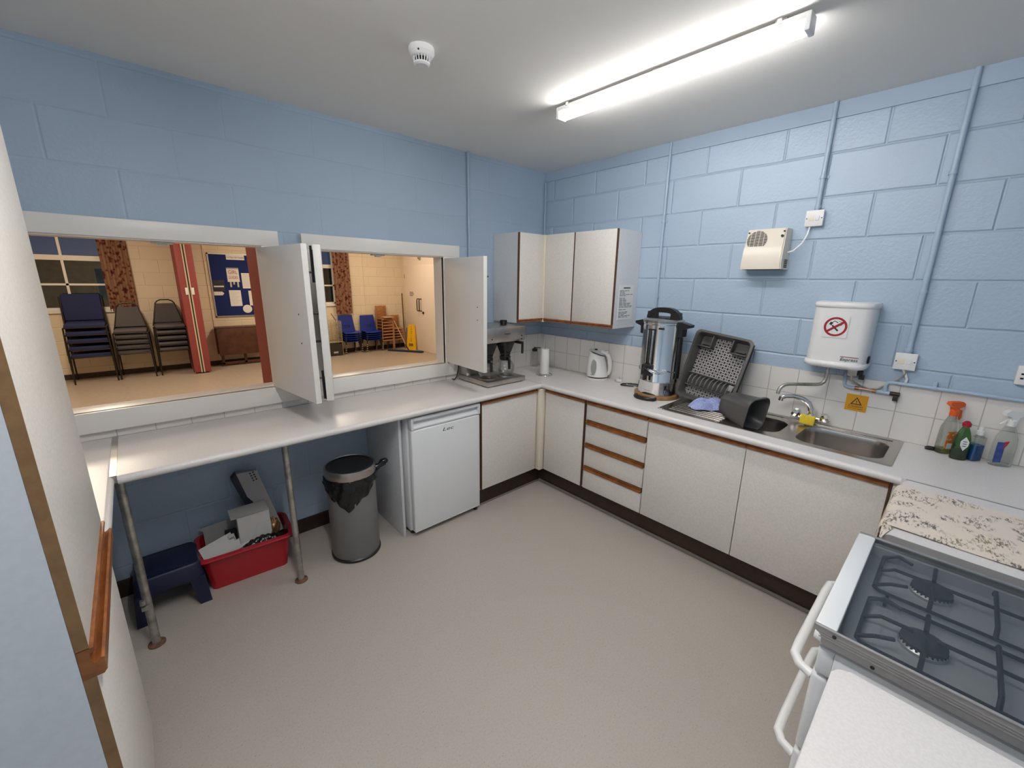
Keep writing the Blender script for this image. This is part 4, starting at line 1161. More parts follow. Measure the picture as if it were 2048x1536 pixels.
sp = [(-.112, yc + .022, 1.268), (-.112, yc + .022, 1.195), (-.115, yc + .026, 1.173), (-.124, yc + .037, 1.160), (-.140, yc + .054, 1.156), (-.205, yc + .110, 1.157), (-.268, yc + .158, 1.158), (-.286, yc + .172, 1.153), (-.300, yc + .184, 1.140), (-.306, yc + .190, 1.122), (-.308, yc + .192, 1.102)]
obj('spout', MB().tube(sp, .0095, 14), M_galv, t)
v = obj('inlet_valve', MB().box(-.085, -.030, yc - .105, yc - .062, 1.222, 1.268, .004).cyl((-.055, yc - .08, 1.225), (-.055, yc - .08, 1.195), .012), M_chromeB, t)
obj('valve_lever', MB().box(-.075, -.050, yc - .128, yc - .100, 1.226, 1.256, .004).box(-.066, -.056, yc - .136, yc - .112, 1.205, 1.232, .003), M_black, v)

# blue copper pipework under the heater
t = thing('water_pipe', 'blue painted copper pipe along the top of the tiles to the heater', 'pipe', (-.022, -2.9, 1.207))
px = -.022
obj('pipe', MB().tube([(px, -3.42, 1.207), (px, -2.60, 1.207), (px, -2.585, 1.204), (px, -2.578, 1.193), (px, -2.578, 1.150)], .0085, 12).tube([(px, -2.590, 1.148), (px, -2.43, 1.148), (px, -2.410, 1.152), (px, -2.402, 1.168), (px, -2.402, 1.225)], .0085, 12), M_conduit, t)
obj('tee', MB().cyl((px, -2.60, 1.148), (px, -2.55, 1.148), .0105).cyl((px, -2.578, 1.148), (px, -2.578, 1.175), .0105), M_conduit, t)
obj('clip', MB().tube([(px, -2.752, 1.207), (px, -2.765, 1.207)], .0125, 12).box(px, -.002, -2.766, -2.751, 1.195, 1.240, .002), M_conduit, t)
obj('drain_cock', MB().cyl((px, -2.600, 1.148), (px, -2.640, 1.148), .011).box(px - .014, px + .010, -2.636, -2.616, 1.112, 1.142, .003), mat('dark_brass', (.05, .038, .028), .45, metal=.5), t)
fl = MB().tube([(-.05, yc - .085, 1.20), (-.035, -2.45, 1.182), (-.022, -2.475, 1.165), (-.020, -2.51, 1.154), (-.02, -2.545, 1.160), (-.02, -2.575, 1.185), (-.02, -2.615, 1.225), (-.018, -2.640, 1.255), (-.018, -2.642, 1.283)], .0042, 8)
t2_ = thing('heater_cable', 'grey flex looping from the water heater to its switch', 'cable', (-.02, -2.55, 1.16))
obj('flex', fl, M_galv, t2_)
obj('earth_strap', MB().tube([(px - .010, -2.455, 1.150), (px - .012, -2.48, 1.152), (px - .012, -2.53, 1.150), (px - .010, -2.545, 1.149)], .0048, 8).cyl((px, -2.452, 1.148), (px, -2.470, 1.148), .0105).cyl((px, -2.528, 1.148), (px, -2.545, 1.148), .0105), M_copper, t2_)
one('switch_flex', MB().tube([(-.016, -2.628, 1.284), (-.016, -2.640, 1.262), (-.016, -2.652, 1.235), (-.016, -2.650, 1.215)], .0055, 8), M_wplastic, 'short white flex below the switch beside the water heater', 'cable', base=(-.016, -2.64, 1.22))

# caution sign
t = thing('caution_sign', 'amber caution very hot water sign stuck on the tiles', 'sign', (-.0065, -2.472, 1.062))
M0 = onwall(-2.472, 1.062, -.0064)
sg = obj('plate', MB().box(-.048, .048, -.047, .047, 0, .0012).xf(M0), M_signy, t)
m = MB()
a_, b_ = [(-.026, -.010), (.026, -.010), (0, .033)], [(-.018, -.0055), (.018, -.0055), (0, .0245)]
for i in range(3):
    j = (i + 1) % 3
    m.prism([a_[i], a_[j], b_[j], b_[i]], 'z', .0012, .0018)
m.prism([(-.0022, .013), (.0022, .013), (.0012, .000), (-.0012, .000)], 'z', .0012, .0018)
m.cyl((0, -.0030, .0012), (0, -.0030, .0018), .0018, n=12)
obj('warning_triangle', m.xf(M0), M_ink, sg)
m = MB().text('Caution', .0185, M0 @ Matrix.Translation((0, -.0195, .0014)), sx=1.1); m.text('Very hot water', .0098, M0 @ Matrix.Translation((0, -.0325, .0014)), sx=1.15)
obj('lettering', m, M_ink, sg)
one('cable_clip', MB().box(-.010, -.006, -2.262, -2.258, 1.232, 1.246), M_galv, 'tiny metal clip on the tiles under the water heater', 'clip', base=(-.008, -2.26, 1.23))

# ================================================================== BOTTLES by the tiles
def spray(name, lab, x, y, rz, body_mat, head_mat, liquid=None, hgt=.205, sx=.040, sy=.026, cat='spray bottle'):
    t = thing(name, lab, cat, (x, y, .9), rz=rz)
    pr = [(.92, 0), (1, .006), (1, .095), (.92, .135), (.62, .170), (.40, .190), (.36, hgt)]
    m = MB(); R = []
    for k, z in pr: R.append(ring(m.bm, [(sx * k * (abs(cos(a)) ** .7) * (1 if cos(a) > 0 else -1), sy * max(k, .5) * (abs(sin(a)) ** .8) * (1 if sin(a) > 0 else -1)) for a in [2 * pi * i / 32 for i in range(32)]], z))
    loft(m, R); m.bm.faces.new(R[0])
    obj('body', m, body_mat, t, local=True, ang=60)
    if liquid:
        lm, lh = liquid
        m = MB(); R = []
        for k, z in ((.88, .003), (.95, .008), (.95, lh)): R.append(ring(m.bm, [(sx * k * (abs(cos(a)) ** .7) * (1 if cos(a) > 0 else -1), sy * k * (abs(sin(a)) ** .8) * (1 if sin(a) > 0 else -1)) for a in [2 * pi * i / 32 for i in range(32)]], z))
        loft(m, R); m.bm.faces.new(R[0]); m.bm.faces.new(R[-1])
        obj('liquid', m, lm, t, local=True, ang=60)
    h_ = obj('spray_head', MB().lathe([(.0165, hgt - .012), (.0165, hgt + .014), (.012, hgt + .02)], n=20).prism([(-.034, hgt + .050), (-.034, hgt + .036), (-.010, hgt + .028), (-.012, hgt + .012), (.012, hgt + .012), (.016, hgt + .030), (.040, hgt + .046), (.034, hgt + .058), (-.020, hgt + .060)], 'y', -.0115, .0115), head_mat, t, local=True)
    return t, hgt
M_orange = mat('orange_plastic', (.78, .11, .01), .35)
M_lime = thin_glass('lime_liquid', (.62, .66, .18), gloss=.03)
M_greenl = thin_glass('green_bottle', (.30, .52, .24), gloss=.05)
M_bluel = mat('blue_liquid', (.012, .11, .36), .2)
M_dgreen = mat('dark_green_liquid', (.010, .075, .022), .2)
M_lab_o = mat('label_orange', (.68, .20, .03), .6, col2=(.75, .65, .55), nscale=70, thr=(.36, .42))
M_lab_b = mat('label_blue', (.05, .09, .32), .6, noise=.3, nscale=60)
t, hg = spray('spray_bottle', 'clear spray bottle with an orange trigger head', -.050, -2.848, radians(118), M_clearpl, M_orange, (M_lime, .022))
obj('trigger', MB().prism([(-.012, .225), (-.030, .222), (-.034, .185), (-.026, .172), (-.018, .20)], 'y', -.008, .008), M_orange, t, local=True)
obj('front_label', MB().box(-.012, .035, .0255, .0275, .030, .118, .001), M_lab_o, t, local=True)
obj('barcode_panel', MB().box(-.010, .026, .0272, .0282, .030, .058), M_paper, t, local=True)
t.rotation_euler = (0, 0, radians(140))
t = thing('dish_soap', 'green washing up liquid bottle with a red cap', 'bottle', (-.112, -2.898, .9), rz=radians(-66))
m = MB(); R = []
for k, z in ((.90, 0), (1, .006), (1, .060), (.93, .105), (.70, .135), (.42, .158), (.34, .168)): R.append(ring(m.bm, [(.031 * k * cos(a), .022 * max(k, .45) * sin(a)) for a in [2 * pi * i / 32 for i in range(32)]], z))
loft(m, R); m.bm.faces.new(R[0])
obj('body', m, M_greenl, t, local=True, ang=60)
m = MB(); R = []
for k, z in ((.86, .004), (.95, .008), (.95, .048)): R.append(ring(m.bm, [(.031 * k * cos(a), .022 * k * sin(a)) for a in [2 * pi * i / 32 for i in range(32)]], z))
loft(m, R); m.bm.faces.new(R[0]); m.bm.faces.new(R[-1])
obj('liquid', m, M_dgreen, t, local=True, ang=60)
obj('cap', MB().lathe([(.015, .165), (.016, .170), (.016, .180), (.008, .190), (.004, .192)], n=24), mat('cap_red', (.38, .012, .03), .35), t, local=True)
lb = obj('label', MB().prism([(-.014, .075), (0, .050), (.014, .075), (.015, .095), (0, .118), (-.015, .095)], 'y', -.0245, -.022), M_paper, t, local=True)
m = MB()
for k in range(3): m.box(-.007, .007, -.0250, -.0244, .072 + k * .011, .075 + k * .011)
obj('label_print', m, M_ink, lb, local=True)
t = thing('soap_bottle', 'clear bottle of blue liquid with a white cap', 'bottle', (-.072, -2.948, .9), rz=radians(-40))
obj('body', MB().prism(rrect(-.026, .026, -.017, .017, .008, 4), 'z', 0, .118).lathe([(.020, .116), (.012, .128), (.011, .134)], n=20), M_clearpl, t, local=True)
obj('liquid', MB().prism(rrect(-.0245, .0245, -.0155, .0155, .008, 4), 'z', .003, .078), M_bluel, t, local=True)
obj('cap', MB().lathe([(.0145, .128), (.0145, .146), (.009, .150), (.009, .166), (.006, .168)], n=20), M_wplastic, t, local=True)
t, hg = spray('spray_bottle', 'empty clear spray bottle with a white trigger head', -.062, -3.030, radians(140), M_clearpl, M_wplastic, None)
obj('trigger', MB().tube([(-.014, 0, .225), (-.028, 0, .205), (-.040, 0, .196)], .004, 8), M_wplastic, t, local=True)
obj('label', MB().box(-.043, -.015, -.0265, -.022, .020, .118, .001), M_lab_b, t, local=True)
obj('label_mark', MB().prism([(-.020, .085), (-.010, .105), (-.004, .125), (-.020, .120)], 'y', -.027, -.0225), mat('cap_red2', (.5, .03, .04), .4), t, local=True)
t.rotation_euler = (0, 0, radians(-58))
one('rubber_bung', MB().tube([(0, 0, .009), (.012, 0, .010), (.05, 0, .009), (.058, 0, .009)], [.007, .011, .010, .006], 12), M_black, 'small black rubber plug lying left of the orange spray bottle', 'plug', local=True).location = (-.062, -2.782, .8995)
bpy.data.objects['rubber_bung'].rotation_euler = (0, 0, radians(-75))

# ================================================================== TEA TOWEL
def tow(u, v):
    # u along x (-1.135..-.695), v from the wall end to over the front edge
    x = -1.140 + .440 * u
    s_ = -3.40 + (.72 + .03 * sin(2 * u)) * v
    y = s_; z = .9025 + .0022 * sin(15 * u + 6 * v) * sin(9 * v + 3) + .0015
    edge = -2.757
    if y > edge:
        over = y - edge
        a = min(over / .02, pi / 2)
        y = edge + .018 * sin(a) + (.010 * sin(16 * u) * min(1, over / .1)); z = .9025 - .018 * (1 - cos(a)) - max(0, over - .02 * pi / 2)
    return Vector((x + .012 * (v - .5), y, z))
o = one('tea_towel', MB().grid(tow, 40, 70).solid(-.0016), M_towel, 'printed cream tea towel laid over the square worktop end', 'tea towel', base=(-.92, -3.05, .9), ang=70)
o = one('towel_corner', MB().grid(lambda u, v: Vector((-1.118 - .105 * u, -2.762 + .012 * u + (.030 * (1 - u) + .006) * (v - .5), .902 - .010 * u + .010 * sin(3.0 * u) + .012 * (v - .5) * (1 - u))), 12, 6).solid(.0016), M_towel, 'x', 'x', ang=70)
o.parent = bpy.data.objects['tea_towel']; o.matrix_parent_inverse = Matrix.Translation((.92, 3.05, -.9)); o.name = 'corner'
for k in ('label', 'category'): del o[k]

# ================================================================== COOKER
cx0, cx1, cyf, cyb = -1.858, -1.312, -2.715, -3.32
t = thing('cooker', 'white gas cooker with a closed smoked glass lid', 'cooker', ((cx0 + cx1) / 2, -3.0, 0))
obj('body', MB().box(cx0 + .008, cx1 - .008, cyb, cyf - .035, .03, .868, .004), M_wapp, t)
obj('hob', MB().box(cx0 + .006, cx1 - .006, cyb, cyf - .004, .862, .872, .003).box(cx0 + .006, cx1 - .006, cyf - .022, cyf - .004, .872, .905, .004).box(cx0 + .004, cx0 + .016, cyb, cyf - .01, .872, .905).box(cx1 - .016, cx1 - .004, cyb, cyf - .01, .872, .905), mat('hob_enamel', (.40, .41, .415), .35), t)
obj('control_panel', MB().box(cx0 + .01, cx1 - .01, cyf - .036, cyf - .004, .785, .866, .006), M_wapp, t)
for z0, z1, hz in ((.535, .778, .752), (.06, .528, .486)):
    dd = obj('door', MB().box(cx0 + .012, cx1 - .012, cyf - .034, cyf + .000, z0, z1, .012, 3), M_wapp, t)
    hx0, hx1 = cx0 + .058, cx1 - .065
    obj('handle', MB().tube([(hx0 - .012, cyf, hz - .010), (hx0 - .004, cyf + .030, hz - .004), (hx0 + .018, cyf + .045, hz)] + [(hx0 + (hx1 - hx0) * k / 6, cyf + .047, hz) for k in range(1, 6)] + [(hx1 - .018, cyf + .045, hz), (hx1 + .004, cyf + .030, hz - .004), (hx1 + .012, cyf, hz - .010)], .0115, 14), M_wplastic, dd)
for x in (cx0 + .10, cx0 + .19, cx1 - .19, cx1 - .10):
    obj('control_knob', MB().cyl((x, cyf - .004, .826), (x, cyf + .018, .826), .018, .015), M_wplastic, t)
obj('plinth', MB().box(cx0 + .02, cx1 - .02, cyb, cyf - .06, 0, .06), M_dark, t)
# lid: smoked glass between a white front rail and aluminium side rails
ld = obj('lid_glass', MB().box(cx0 + .004, cx1 - .004, cyb, cyf - .026, .918, .923), M_smoke, t)
obj('front_rail', MB().box(cx0 + .002, cx1 - .002, cyf - .030, cyf + .012, .906, .9265, .004), M_wapp, ld)
m = MB().prism([(cyb, .880), (cyf - .010, .880), (cyf - .002, .905), (cyf + .012, .912), (cyf + .012, .926), (cyb, .926)], 'x', cx0 - .006, cx0)
m.box(cx0 - .0085, cx0 - .004, cyb, cyf + .010, .9235, .9275, .001)
for z in (.898, .905, .911): m.box(cx0 - .0072, cx0 - .0055, cyb, cyf - .0, z, z + .0015)
obj('side_rail', m, mat('grey_aluminium', (.42, .40, .39), .5, metal=.6), ld)
obj('side_rail', MB().box(cx1, cx1 + .006, cyb, cyf + .010, .896, .926, .001).box(cx1 - .004, cx1 + .008, cyb, cyf + .010, .9235, .9275, .001), M_alu, ld)
for y, z in ((cyf - .028, .914), (cyf - .10, .888), (cyf - .36, .888)):
    obj('screw', MB().cyl((cx0 - .008, y, z), (cx0 - .005, y, z), .004, n=12), M_blackm, ld)
M_burn = mat('burner_cap', (.035, .033, .033), .55)
bxs = (-1.430, -1.688); bys = (-2.885, -3.115)
for x in bxs:
    for y in bys:
        r = .044 if not (x < -1.6 and y < -3) else .055
        b = obj('burner', MB().lathe([(r * 1.0, .872), (r * 1.02, .880), (r * .86, .886)], (x, y, 0), n=32), M_alu, t)
        obj('burner_cap', MB().lathe([(r * .92, .885), (r * .95, .888), (r * .95, .893), (r * .8, .896), (0, .896)], (x, y, 0), n=32), M_burn, b)
        m = MB()
        for k in range(28):
            a = 2 * pi * k / 28; m.box(x + r * .93 * cos(a) - .002, x + r * .93 * cos(a) + .002, y + r * .93 * sin(a) - .002, y + r * .93 * sin(a) + .002, .879, .886)
        obj('burner_teeth', m, M_burn, b)
for x in bxs:
    xa, xb = x - .108, x + .108; ya, yb = -2.775, -3.235; zt = .906; r_ = .0048
    m = MB()
    m.tube([(xa, ya - .012, .885), (xa + .012, ya, .885), (xb - .012, ya, .885), (xb, ya - .012, .885), (xb, yb + .012, .885), (xb - .012, yb, .885), (xa + .012, yb, .885), (xa, yb + .012, .885)], r_, 8, closed=True)
    m.tube([(x, ya, .885), (x, ya - .03, zt), (x, ya - .05, zt), (x, bys[0] + .02, zt)], r_, 8)
    m.tube([(x, bys[0] - .02, zt), (x, bys[1] + .02, zt)], r_, 8)
    m.tube([(x, yb, .885), (x, yb + .03, zt), (x, yb + .05, zt), (x, bys[1] - .02, zt)], r_, 8)
    for yy in bys:
        m.tube([(xa, yy, .885), (xa + .015, yy, zt), (x - .018, yy, zt)], r_, 8); m.tube([(xb, yy, .885), (xb - .015, yy, zt), (x + .018, yy, zt)], r_, 8)
    ym = (bys[0] + bys[1]) / 2
    m.tube([(xa, ym, .885), (xa + .02, ym, zt), (x, ym, zt), (xb - .02, ym, zt), (xb, ym, .885)], r_, 8)
    for sx in (xa + .02, xb - .02):
        m.tube([(sx, ya, .885), (sx, ya - .030, zt), (sx + (.02 if sx < x else -.02), ya - .062, zt)], r_, 8)
    for a in (xa, xb):
        for b in (ya - .03, yb + .03): m.cyl((a, b, .885), (a, b, .872), .004, n=8)
    obj('pan_support', m, M_blackm, t)

# ================================================================== CEILING
def batten(x0, x1, y0, y1, lab, lm):
    t = thing('light_fitting', lab, 'light', ((x0 + x1) / 2, (y0 + y1) / 2, H), group='ceiling battens')
    obj('diffuser', MB().box(x0 + .002, x1 - .002, y0 + .018, y1 - .018, 2.577, 2.612, .010, 3), lm, t)
    obj('channel', MB().box(x0, x1, y0 + .012, y1 - .012, 2.612, 2.634, .002), M_wplastic, t)
    for ya, yb in ((y0, y0 + .018), (y1 - .018, y1)): obj('end_cap', MB().box(x0 - .001, x1 + .001, ya, yb, 2.574, 2.634, .004), M_wplastic, t)
    for y in (y0 + .10, (y0 + y1) / 2, y1 - .08): obj('bracket', MB().box(x0 + .01, x1 - .01, y - .02, y + .02, 2.632, H), M_galv, t)
    for y in (y0 + .10, y1 - .08): obj('clip', MB().box(x0 - .006, x0 + .006, y - .008, y + .008, 2.618, 2.642, .002), M_chrome, t)
batten(-1.036, -.972, -2.242, -1.052, 'lit ceiling batten above the sink side of the kitchen', M_lamp)
batten(-2.62, -2.556, -2.75, -1.56, 'second lit ceiling batten nearer the tall cupboard', M_lampB)
t = thing('smoke_detector', 'round white smoke detector on the ceiling', 'smoke detector', (-1.878, -1.045, H))
obj('base', MB().lathe([(.052, 0), (.054, -.004), (.054, -.022), (.050, -.026)], n=40), M_wplastic, t, local=True)
obj('cap', MB().lathe([(.050, -.026), (.045, -.034), (.036, -.038)], n=40, cap0=False), M_wplastic, t, local=True)
obj('chamber', MB().lathe([(.027, -.036), (.027, -.058)], n=32), M_dark, t, local=True)
m = MB()
for k in range(18):
    a = 2 * pi * k / 18; m.tube([(.036 * cos(a), .036 * sin(a), -.036), (.031 * cos(a), .031 * sin(a), -.060)], .0023, 6)
obj('vent_ribs', m, M_wplastic, t, local=True)
obj('nose', MB().lathe([(.034, -.056), (.034, -.062), (.026, -.067), (.015, -.066), (0, -.064)], n=32), M_wplastic, t, local=True)
obj('indicator', MB().sphere((-.035, -.035, -.026), .004, n=10), M_dark, t, local=True)
# ================================================================== THE HALL
ORD = ['topmost', 'second from the top', 'third from the top', 'fourth from the top', 'fifth from the top', 'sixth from the top', 'seventh from the top', 'eighth from the top']
def stack(proto, n, base, pitch, rz, shift, text, group, jit=0.0):
    """n copies; proto is used for the lowest chair"""
    for i in range(n):                       # i = 0 lowest
        lab = text % ('lowest' if i == n - 1 - (n - 1) and n > 1 and i == 0 else ORD[n - 1 - i])
        loc = (base[0] + shift[0] * i, base[1] + shift[1] * i, base[2] + pitch * i)
        if i == 0 and not proto.get('_used'):
            proto.location = loc; proto.rotation_euler = (0, 0, rz); proto['label'] = lab; proto['group'] = group; proto['_used'] = 1
        else:
            d_ = dup(proto, loc, rz, lab, group)
def stacking_chair(name, fab, w, arch, lab):
    t = thing(name, lab, 'chair', (0, 0, 0))
    hw = w / 2
    obj('seat', MB().box(-hw + .02, hw - .02, -.22, .20, .425 if arch else .405, .475, .018, 3), fab, t, local=True)
    m = MB()
    if arch:   # tapered back inside a round-topped tube
        m.prism([(-hw + .03, .50), (hw - .03, .50), (hw - .10, .83), (-hw + .10, .83)], 'y', .205, .235)
        m.xf(Matrix.Translation((0, .2, .5)) @ Matrix.Rotation(radians(-10), 4, 'X') @ Matrix.Translation((0, -.2, -.5)))
    else:
        m.box(-hw + .025, hw - .025, .20, .24, .505, .93, .02, 3)
        m.xf(Matrix.Translation((0, .2, .5)) @ Matrix.Rotation(radians(-9), 4, 'X') @ Matrix.Translation((0, -.2, -.5)))
    obj('backrest', m, fab, t, local=True)
    if arch: bf = MB().tube([(-hw + .01, .20, .44), (-hw + .03, .215, .52), (-hw + .095, .275, .83), (-hw + .12, .283, .865), (-hw + .17, .29, .888), (hw - .17, .29, .888), (hw - .12, .283, .865), (hw - .095, .275, .83), (hw - .03, .215, .52), (hw - .01, .20, .44)], .011, 8)
    else:
        obj('back_frame', MB().tube([(-hw + .01, .20, .44), (-hw + .01, .215, .52), (-hw + .012, .27, .88)], .011, 8), M_frame, t, local=True)
        bf = MB().tube([(hw - .01, .20, .44), (hw - .01, .215, .52), (hw - .012, .27, .88)], .011, 8)
    obj('back_frame', bf, M_frame, t, local=True)
    obj('seat_frame', MB().tube([(-hw + .01, -.23, .418), (hw - .01, -.23, .418), (hw - .01, .20, .418), (-hw + .01, .20, .418)], .010, 8, closed=True), M_frame, t, local=True)
    for s_ in (-1, 1):
        obj('leg', MB().tube([(s_ * (hw - .01), -.22, .418), (s_ * (hw - .0), -.25, 0)], .0105, 8), M_frame, t, local=True)
        obj('leg', MB().tube([(s_ * (hw - .01), .19, .418), (s_ * (hw - .0), .27, 0)], .0105, 8), M_frame, t, local=True)
    return t
# chairs face the hatch (front towards -y)
c = stacking_chair('stacking_chair', M_bluefab, .50, False, '')
c.scale = (1, .9, 1)
stack(c, 5, (-3.535, 6.71, 0), .118, 0, (0, -.012), 'navy fabric chair, %s of the stack under the hall window', 'navy stacking chairs')
c = stacking_chair('stacking_chair', M_greyfab, .45, True, '')
c.scale = (1, .78, 1)
stack(c, 5, (-3.012, 6.70, 0), .088, radians(-3), (0, -.018), 'grey fabric chair, %s of the stack beside the navy chairs', 'grey stacking chairs')
stack(c, 5, (-2.497, 6.70, 0), .099, radians(0), (0, -.006), 'grey fabric chair, %s of the stack beside the red partition', 'grey stacking chairs')

def kid_chair():
    t = thing('child_chair', '', 'chair', (0, 0, 0))
    def sh(u, v):
        x = (u - .5) * (.36 - .06 * max(0, v - .5) * 2)
        if v < .5: y = -.17 + .60 * v; z = .305 - .012 * (1 - (2 * u - 1) ** 2) - (.02 * (1 - v / .12) ** 2 if v < .12 else 0)
        else:
            k = (v - .5) / .5; y = .13 + .055 * k; z = .305 + .36 * k ** 1.15 - .012 * (1 - (2 * u - 1) ** 2) * (1 - k)
        return Vector((x, y, z))
    m = MB().grid(sh, 14, 28)
    def hole(f):
        c_ = f.calc_center_median(); return abs(c_.x) < .07 and .375 < c_.z < .425
    bmesh.ops.delete(m.bm, geom=[f for f in m.bm.faces if hole(f)], context='FACES')
    m.solid(.006)
    obj('shell', m, M_kid, t, local=True, ang=60)
    for a in (-1, 1):
        for b, y0_, y1_ in ((-1, -.12, -.175), (1, .10, .155)):
            l_ = obj('leg', MB().tube([(a * .13, y0_, .295), (a * .175, y1_, .012)], .011, 8), M_frame, t, local=True)
            obj('foot', MB().cyl((a * .175, y1_, 0), (a * .175, y1_, .022), .015, n=10), M_alu, l_, local=True)
    return t
c = kid_chair()
c.scale = (1.14, 1, 1)
stack(c, 5, (.715, 6.825, 0), .050, radians(6), (.0, -.008), "blue plastic child's chair, %s of the stack beside the wire cage", 'blue child chairs')
stack(c, 5, (1.215, 6.80, 0), .047, radians(3), (0, -.006), "blue plastic child's chair, %s of the stack beside the wooden chairs", 'blue child chairs')

def wood_chair():
    t = thing('wooden_chair', '', 'chair', (0, 0, 0))
    obj('seat', MB().grid(lambda u, v: Vector(((u - .5) * .28, -.14 + .28 * v, .262 - .02 * max(0, (.18 - v) / .18) ** 2 * 1.2)), 8, 14).solid(.012), M_ply, t, local=True, ang=60)
    obj('backrest', MB().box(-.145, .145, .165, .177, .40, .555, .003), M_ply, t, local=True)
    for a in (-1, 1):
        obj('leg', MB().tube([(a * .135, -.12, .250), (a * .160, -.15, 0)], .010, 8), M_plyd, t, local=True)
        obj('leg', MB().tube([(a * .150, .19, 0), (a * .135, .13, .250), (a * .130, .162, .41), (a * .130, .165, .50)], .010, 8), M_plyd, t, local=True)
    obj('apron', MB().box(-.13, .13, -.125, -.113, .222, .250), M_plyd, t, local=True)
    return t
c = wood_chair()
stack(c, 8, (1.585, 6.80, 0), .073, radians(4), (.0, -.002), 'brown wooden chair, %s of the tall stack with a mop against it', 'brown wooden chairs')
stack(c, 5, (1.905, 6.845, 0), .066, radians(-4), (0, -.002), 'brown wooden chair, %s of the low stack beside the door', 'brown wooden chairs')
for o_ in SC.objects:
    if '_used' in o_: del o_['_used']
one('wooden_box', MB().box(-.11, .13, -.13, .05, 0, .035, .003), M_tan, 'pale flat box lying on top of the tall wooden chair stack', 'box', local=True).location = (1.60, 6.74, .786)

# noticeboard
BX0, BX1, BZ0, BZ1 = -1.762, -.80, .93, 2.128
yb_ = HY1 - .004
t = thing('noticeboard', 'blue felt noticeboard with pinned papers on the hall wall', 'noticeboard', ((BX0 + BX1) / 2, yb_, 1.5))
obj('felt', MB().box(BX0 + .015, BX1 - .015, yb_ - .014, yb_, BZ0 + .015, BZ1 - .015), M_felt, t)
obj('frame', MB().box(BX0, BX1, yb_ - .02, yb_, BZ0, BZ0 + .022).box(BX0, BX1, yb_ - .02, yb_, BZ1 - .022, BZ1).box(BX0, BX0 + .022, yb_ - .02, yb_, BZ0, BZ1).box(BX1 - .022, BX1, yb_ - .02, yb_, BZ0, BZ1), M_alu, t)
yp = yb_ - .017
def wallm(x, z, y=yp): return facing((x, y, z), (1, 0, 0), (0, 0, 1), (0, -1, 0))
def paper(x0, x1, z0, z1, lab, m_=None, name='pinned_paper', lines=True):
    p = thing(name, lab, 'paper', ((x0 + x1) / 2, yp, (z0 + z1) / 2), group='papers on the noticeboard')
    obj('sheet', MB().box(x0, x1, yp - .001, yp + .002, z0, z1), m_ or M_paper, p)
    return p
p = paper(-1.46, -1.16, 2.015, 2.108, 'white title strip at the top of the noticeboard')
obj('title', MB().text('1st Mary Girl Guides', .047, wallm(-1.31, 2.06, yp - .0015), sx=.72), M_ink, p)
p = paper(-1.485, -1.285, 1.60, 1.865, 'white and red girl guides poster in the middle of the noticeboard', name='poster')
obj('lettering', MB().text('GIRL', .095, wallm(-1.385, 1.78, yp - .0015), sx=.78).text('GUIDES', .075, wallm(-1.385, 1.68, yp - .0015), sx=.62), M_signred, p)
obj('grey_band', MB().box(-1.485, -1.285, yp - .0022, yp - .001, 1.84, 1.865), mat('band_grey', (.4, .4, .4), .7), p)
for x in (-1.44, -1.385, -1.32): obj('tab', MB().box(x - .014, x + .014, yp - .001, yp + .001, 1.50 if x != -1.385 else 1.55, 1.60), mat('tab_cream', (.55, .52, .42), .7) if x == -1.44 else bpy.data.materials['tab_cream'], p)
def linesheet(p, x0, x1, z0, z1, n):
    m = MB()
    for i in range(n):
        z = z1 - .03 - (z1 - z0 - .05) * i / n
        m.box(x0 + .02, x1 - .02 - .03 * (i % 3), yp - .002, yp - .001, z - .003, z)
    obj('printed_lines', m, mat('faint_ink', (.45, .44, .46), .8) if 'faint_ink' not in bpy.data.materials else bpy.data.materials['faint_ink'], p)
for a in ((-1.248, -1.06, 1.475, 1.77, 'white letter near the red partition on the noticeboard'), (-1.490, -1.295, 1.135, 1.44, 'white letter below the girl guides poster'), (-1.165, -.98, 1.14, 1.43, 'white letter half hidden by the red partition above the round notice')):
    p = paper(*a); linesheet(p, *a[:4], 9)
p = paper(-1.735, -1.545, 1.42, 1.63, 'dark photo leaflet on the noticeboard at left', mat('photo_dark', (.03, .03, .05), .5, noise=.5, nscale=30)); obj('caption', MB().box(-1.72, -1.56, yp - .002, yp - .001, 1.50, 1.525), M_paper, p)
p = paper(-1.735, -1.600, 1.345, 1.415, 'small white arrow card on the noticeboard', name='arrow_card'); obj('point', MB().prism([(-1.60, 1.345), (-1.57, 1.38), (-1.60, 1.415)], 'y', yp - .001, yp + .002), M_paper, p)
m = MB().lathe([(.080, 0), (.080, .003)], n=32); m.xf(wallm(-1.218, 1.075, yp))
p = one('round_notice', m, M_paper, 'round white notice at the foot of the noticeboard', 'paper', 'papers on the noticeboard', base=(-1.218, yp, 1.075))

# folded drop-leaf table
t = thing('folding_table', 'dark brown drop leaf table folded against the hall wall under the noticeboard', 'table', (-1.38, 6.84, 0))
obj('top', MB().box(-1.835, -.93, 6.70, 6.98, .735, .757, .004), M_tabled, t)
obj('leaf', MB().box(-1.83, -.935, 6.700, 6.722, .225, .733, .004), M_tabled, t)
obj('leaf', MB().box(-1.83, -.935, 6.958, 6.980, .225, .733, .004), M_tabled, t)
for x in (-1.775, -1.40, -.99):
    obj('leg', MB().box(x - .022, x + .022, 6.79, 6.84, 0, .735, .003), M_tabled, t)
obj('stretcher', MB().box(-1.80, -.96, 6.79, 6.83, .03, .075, .003), M_tabled, t)

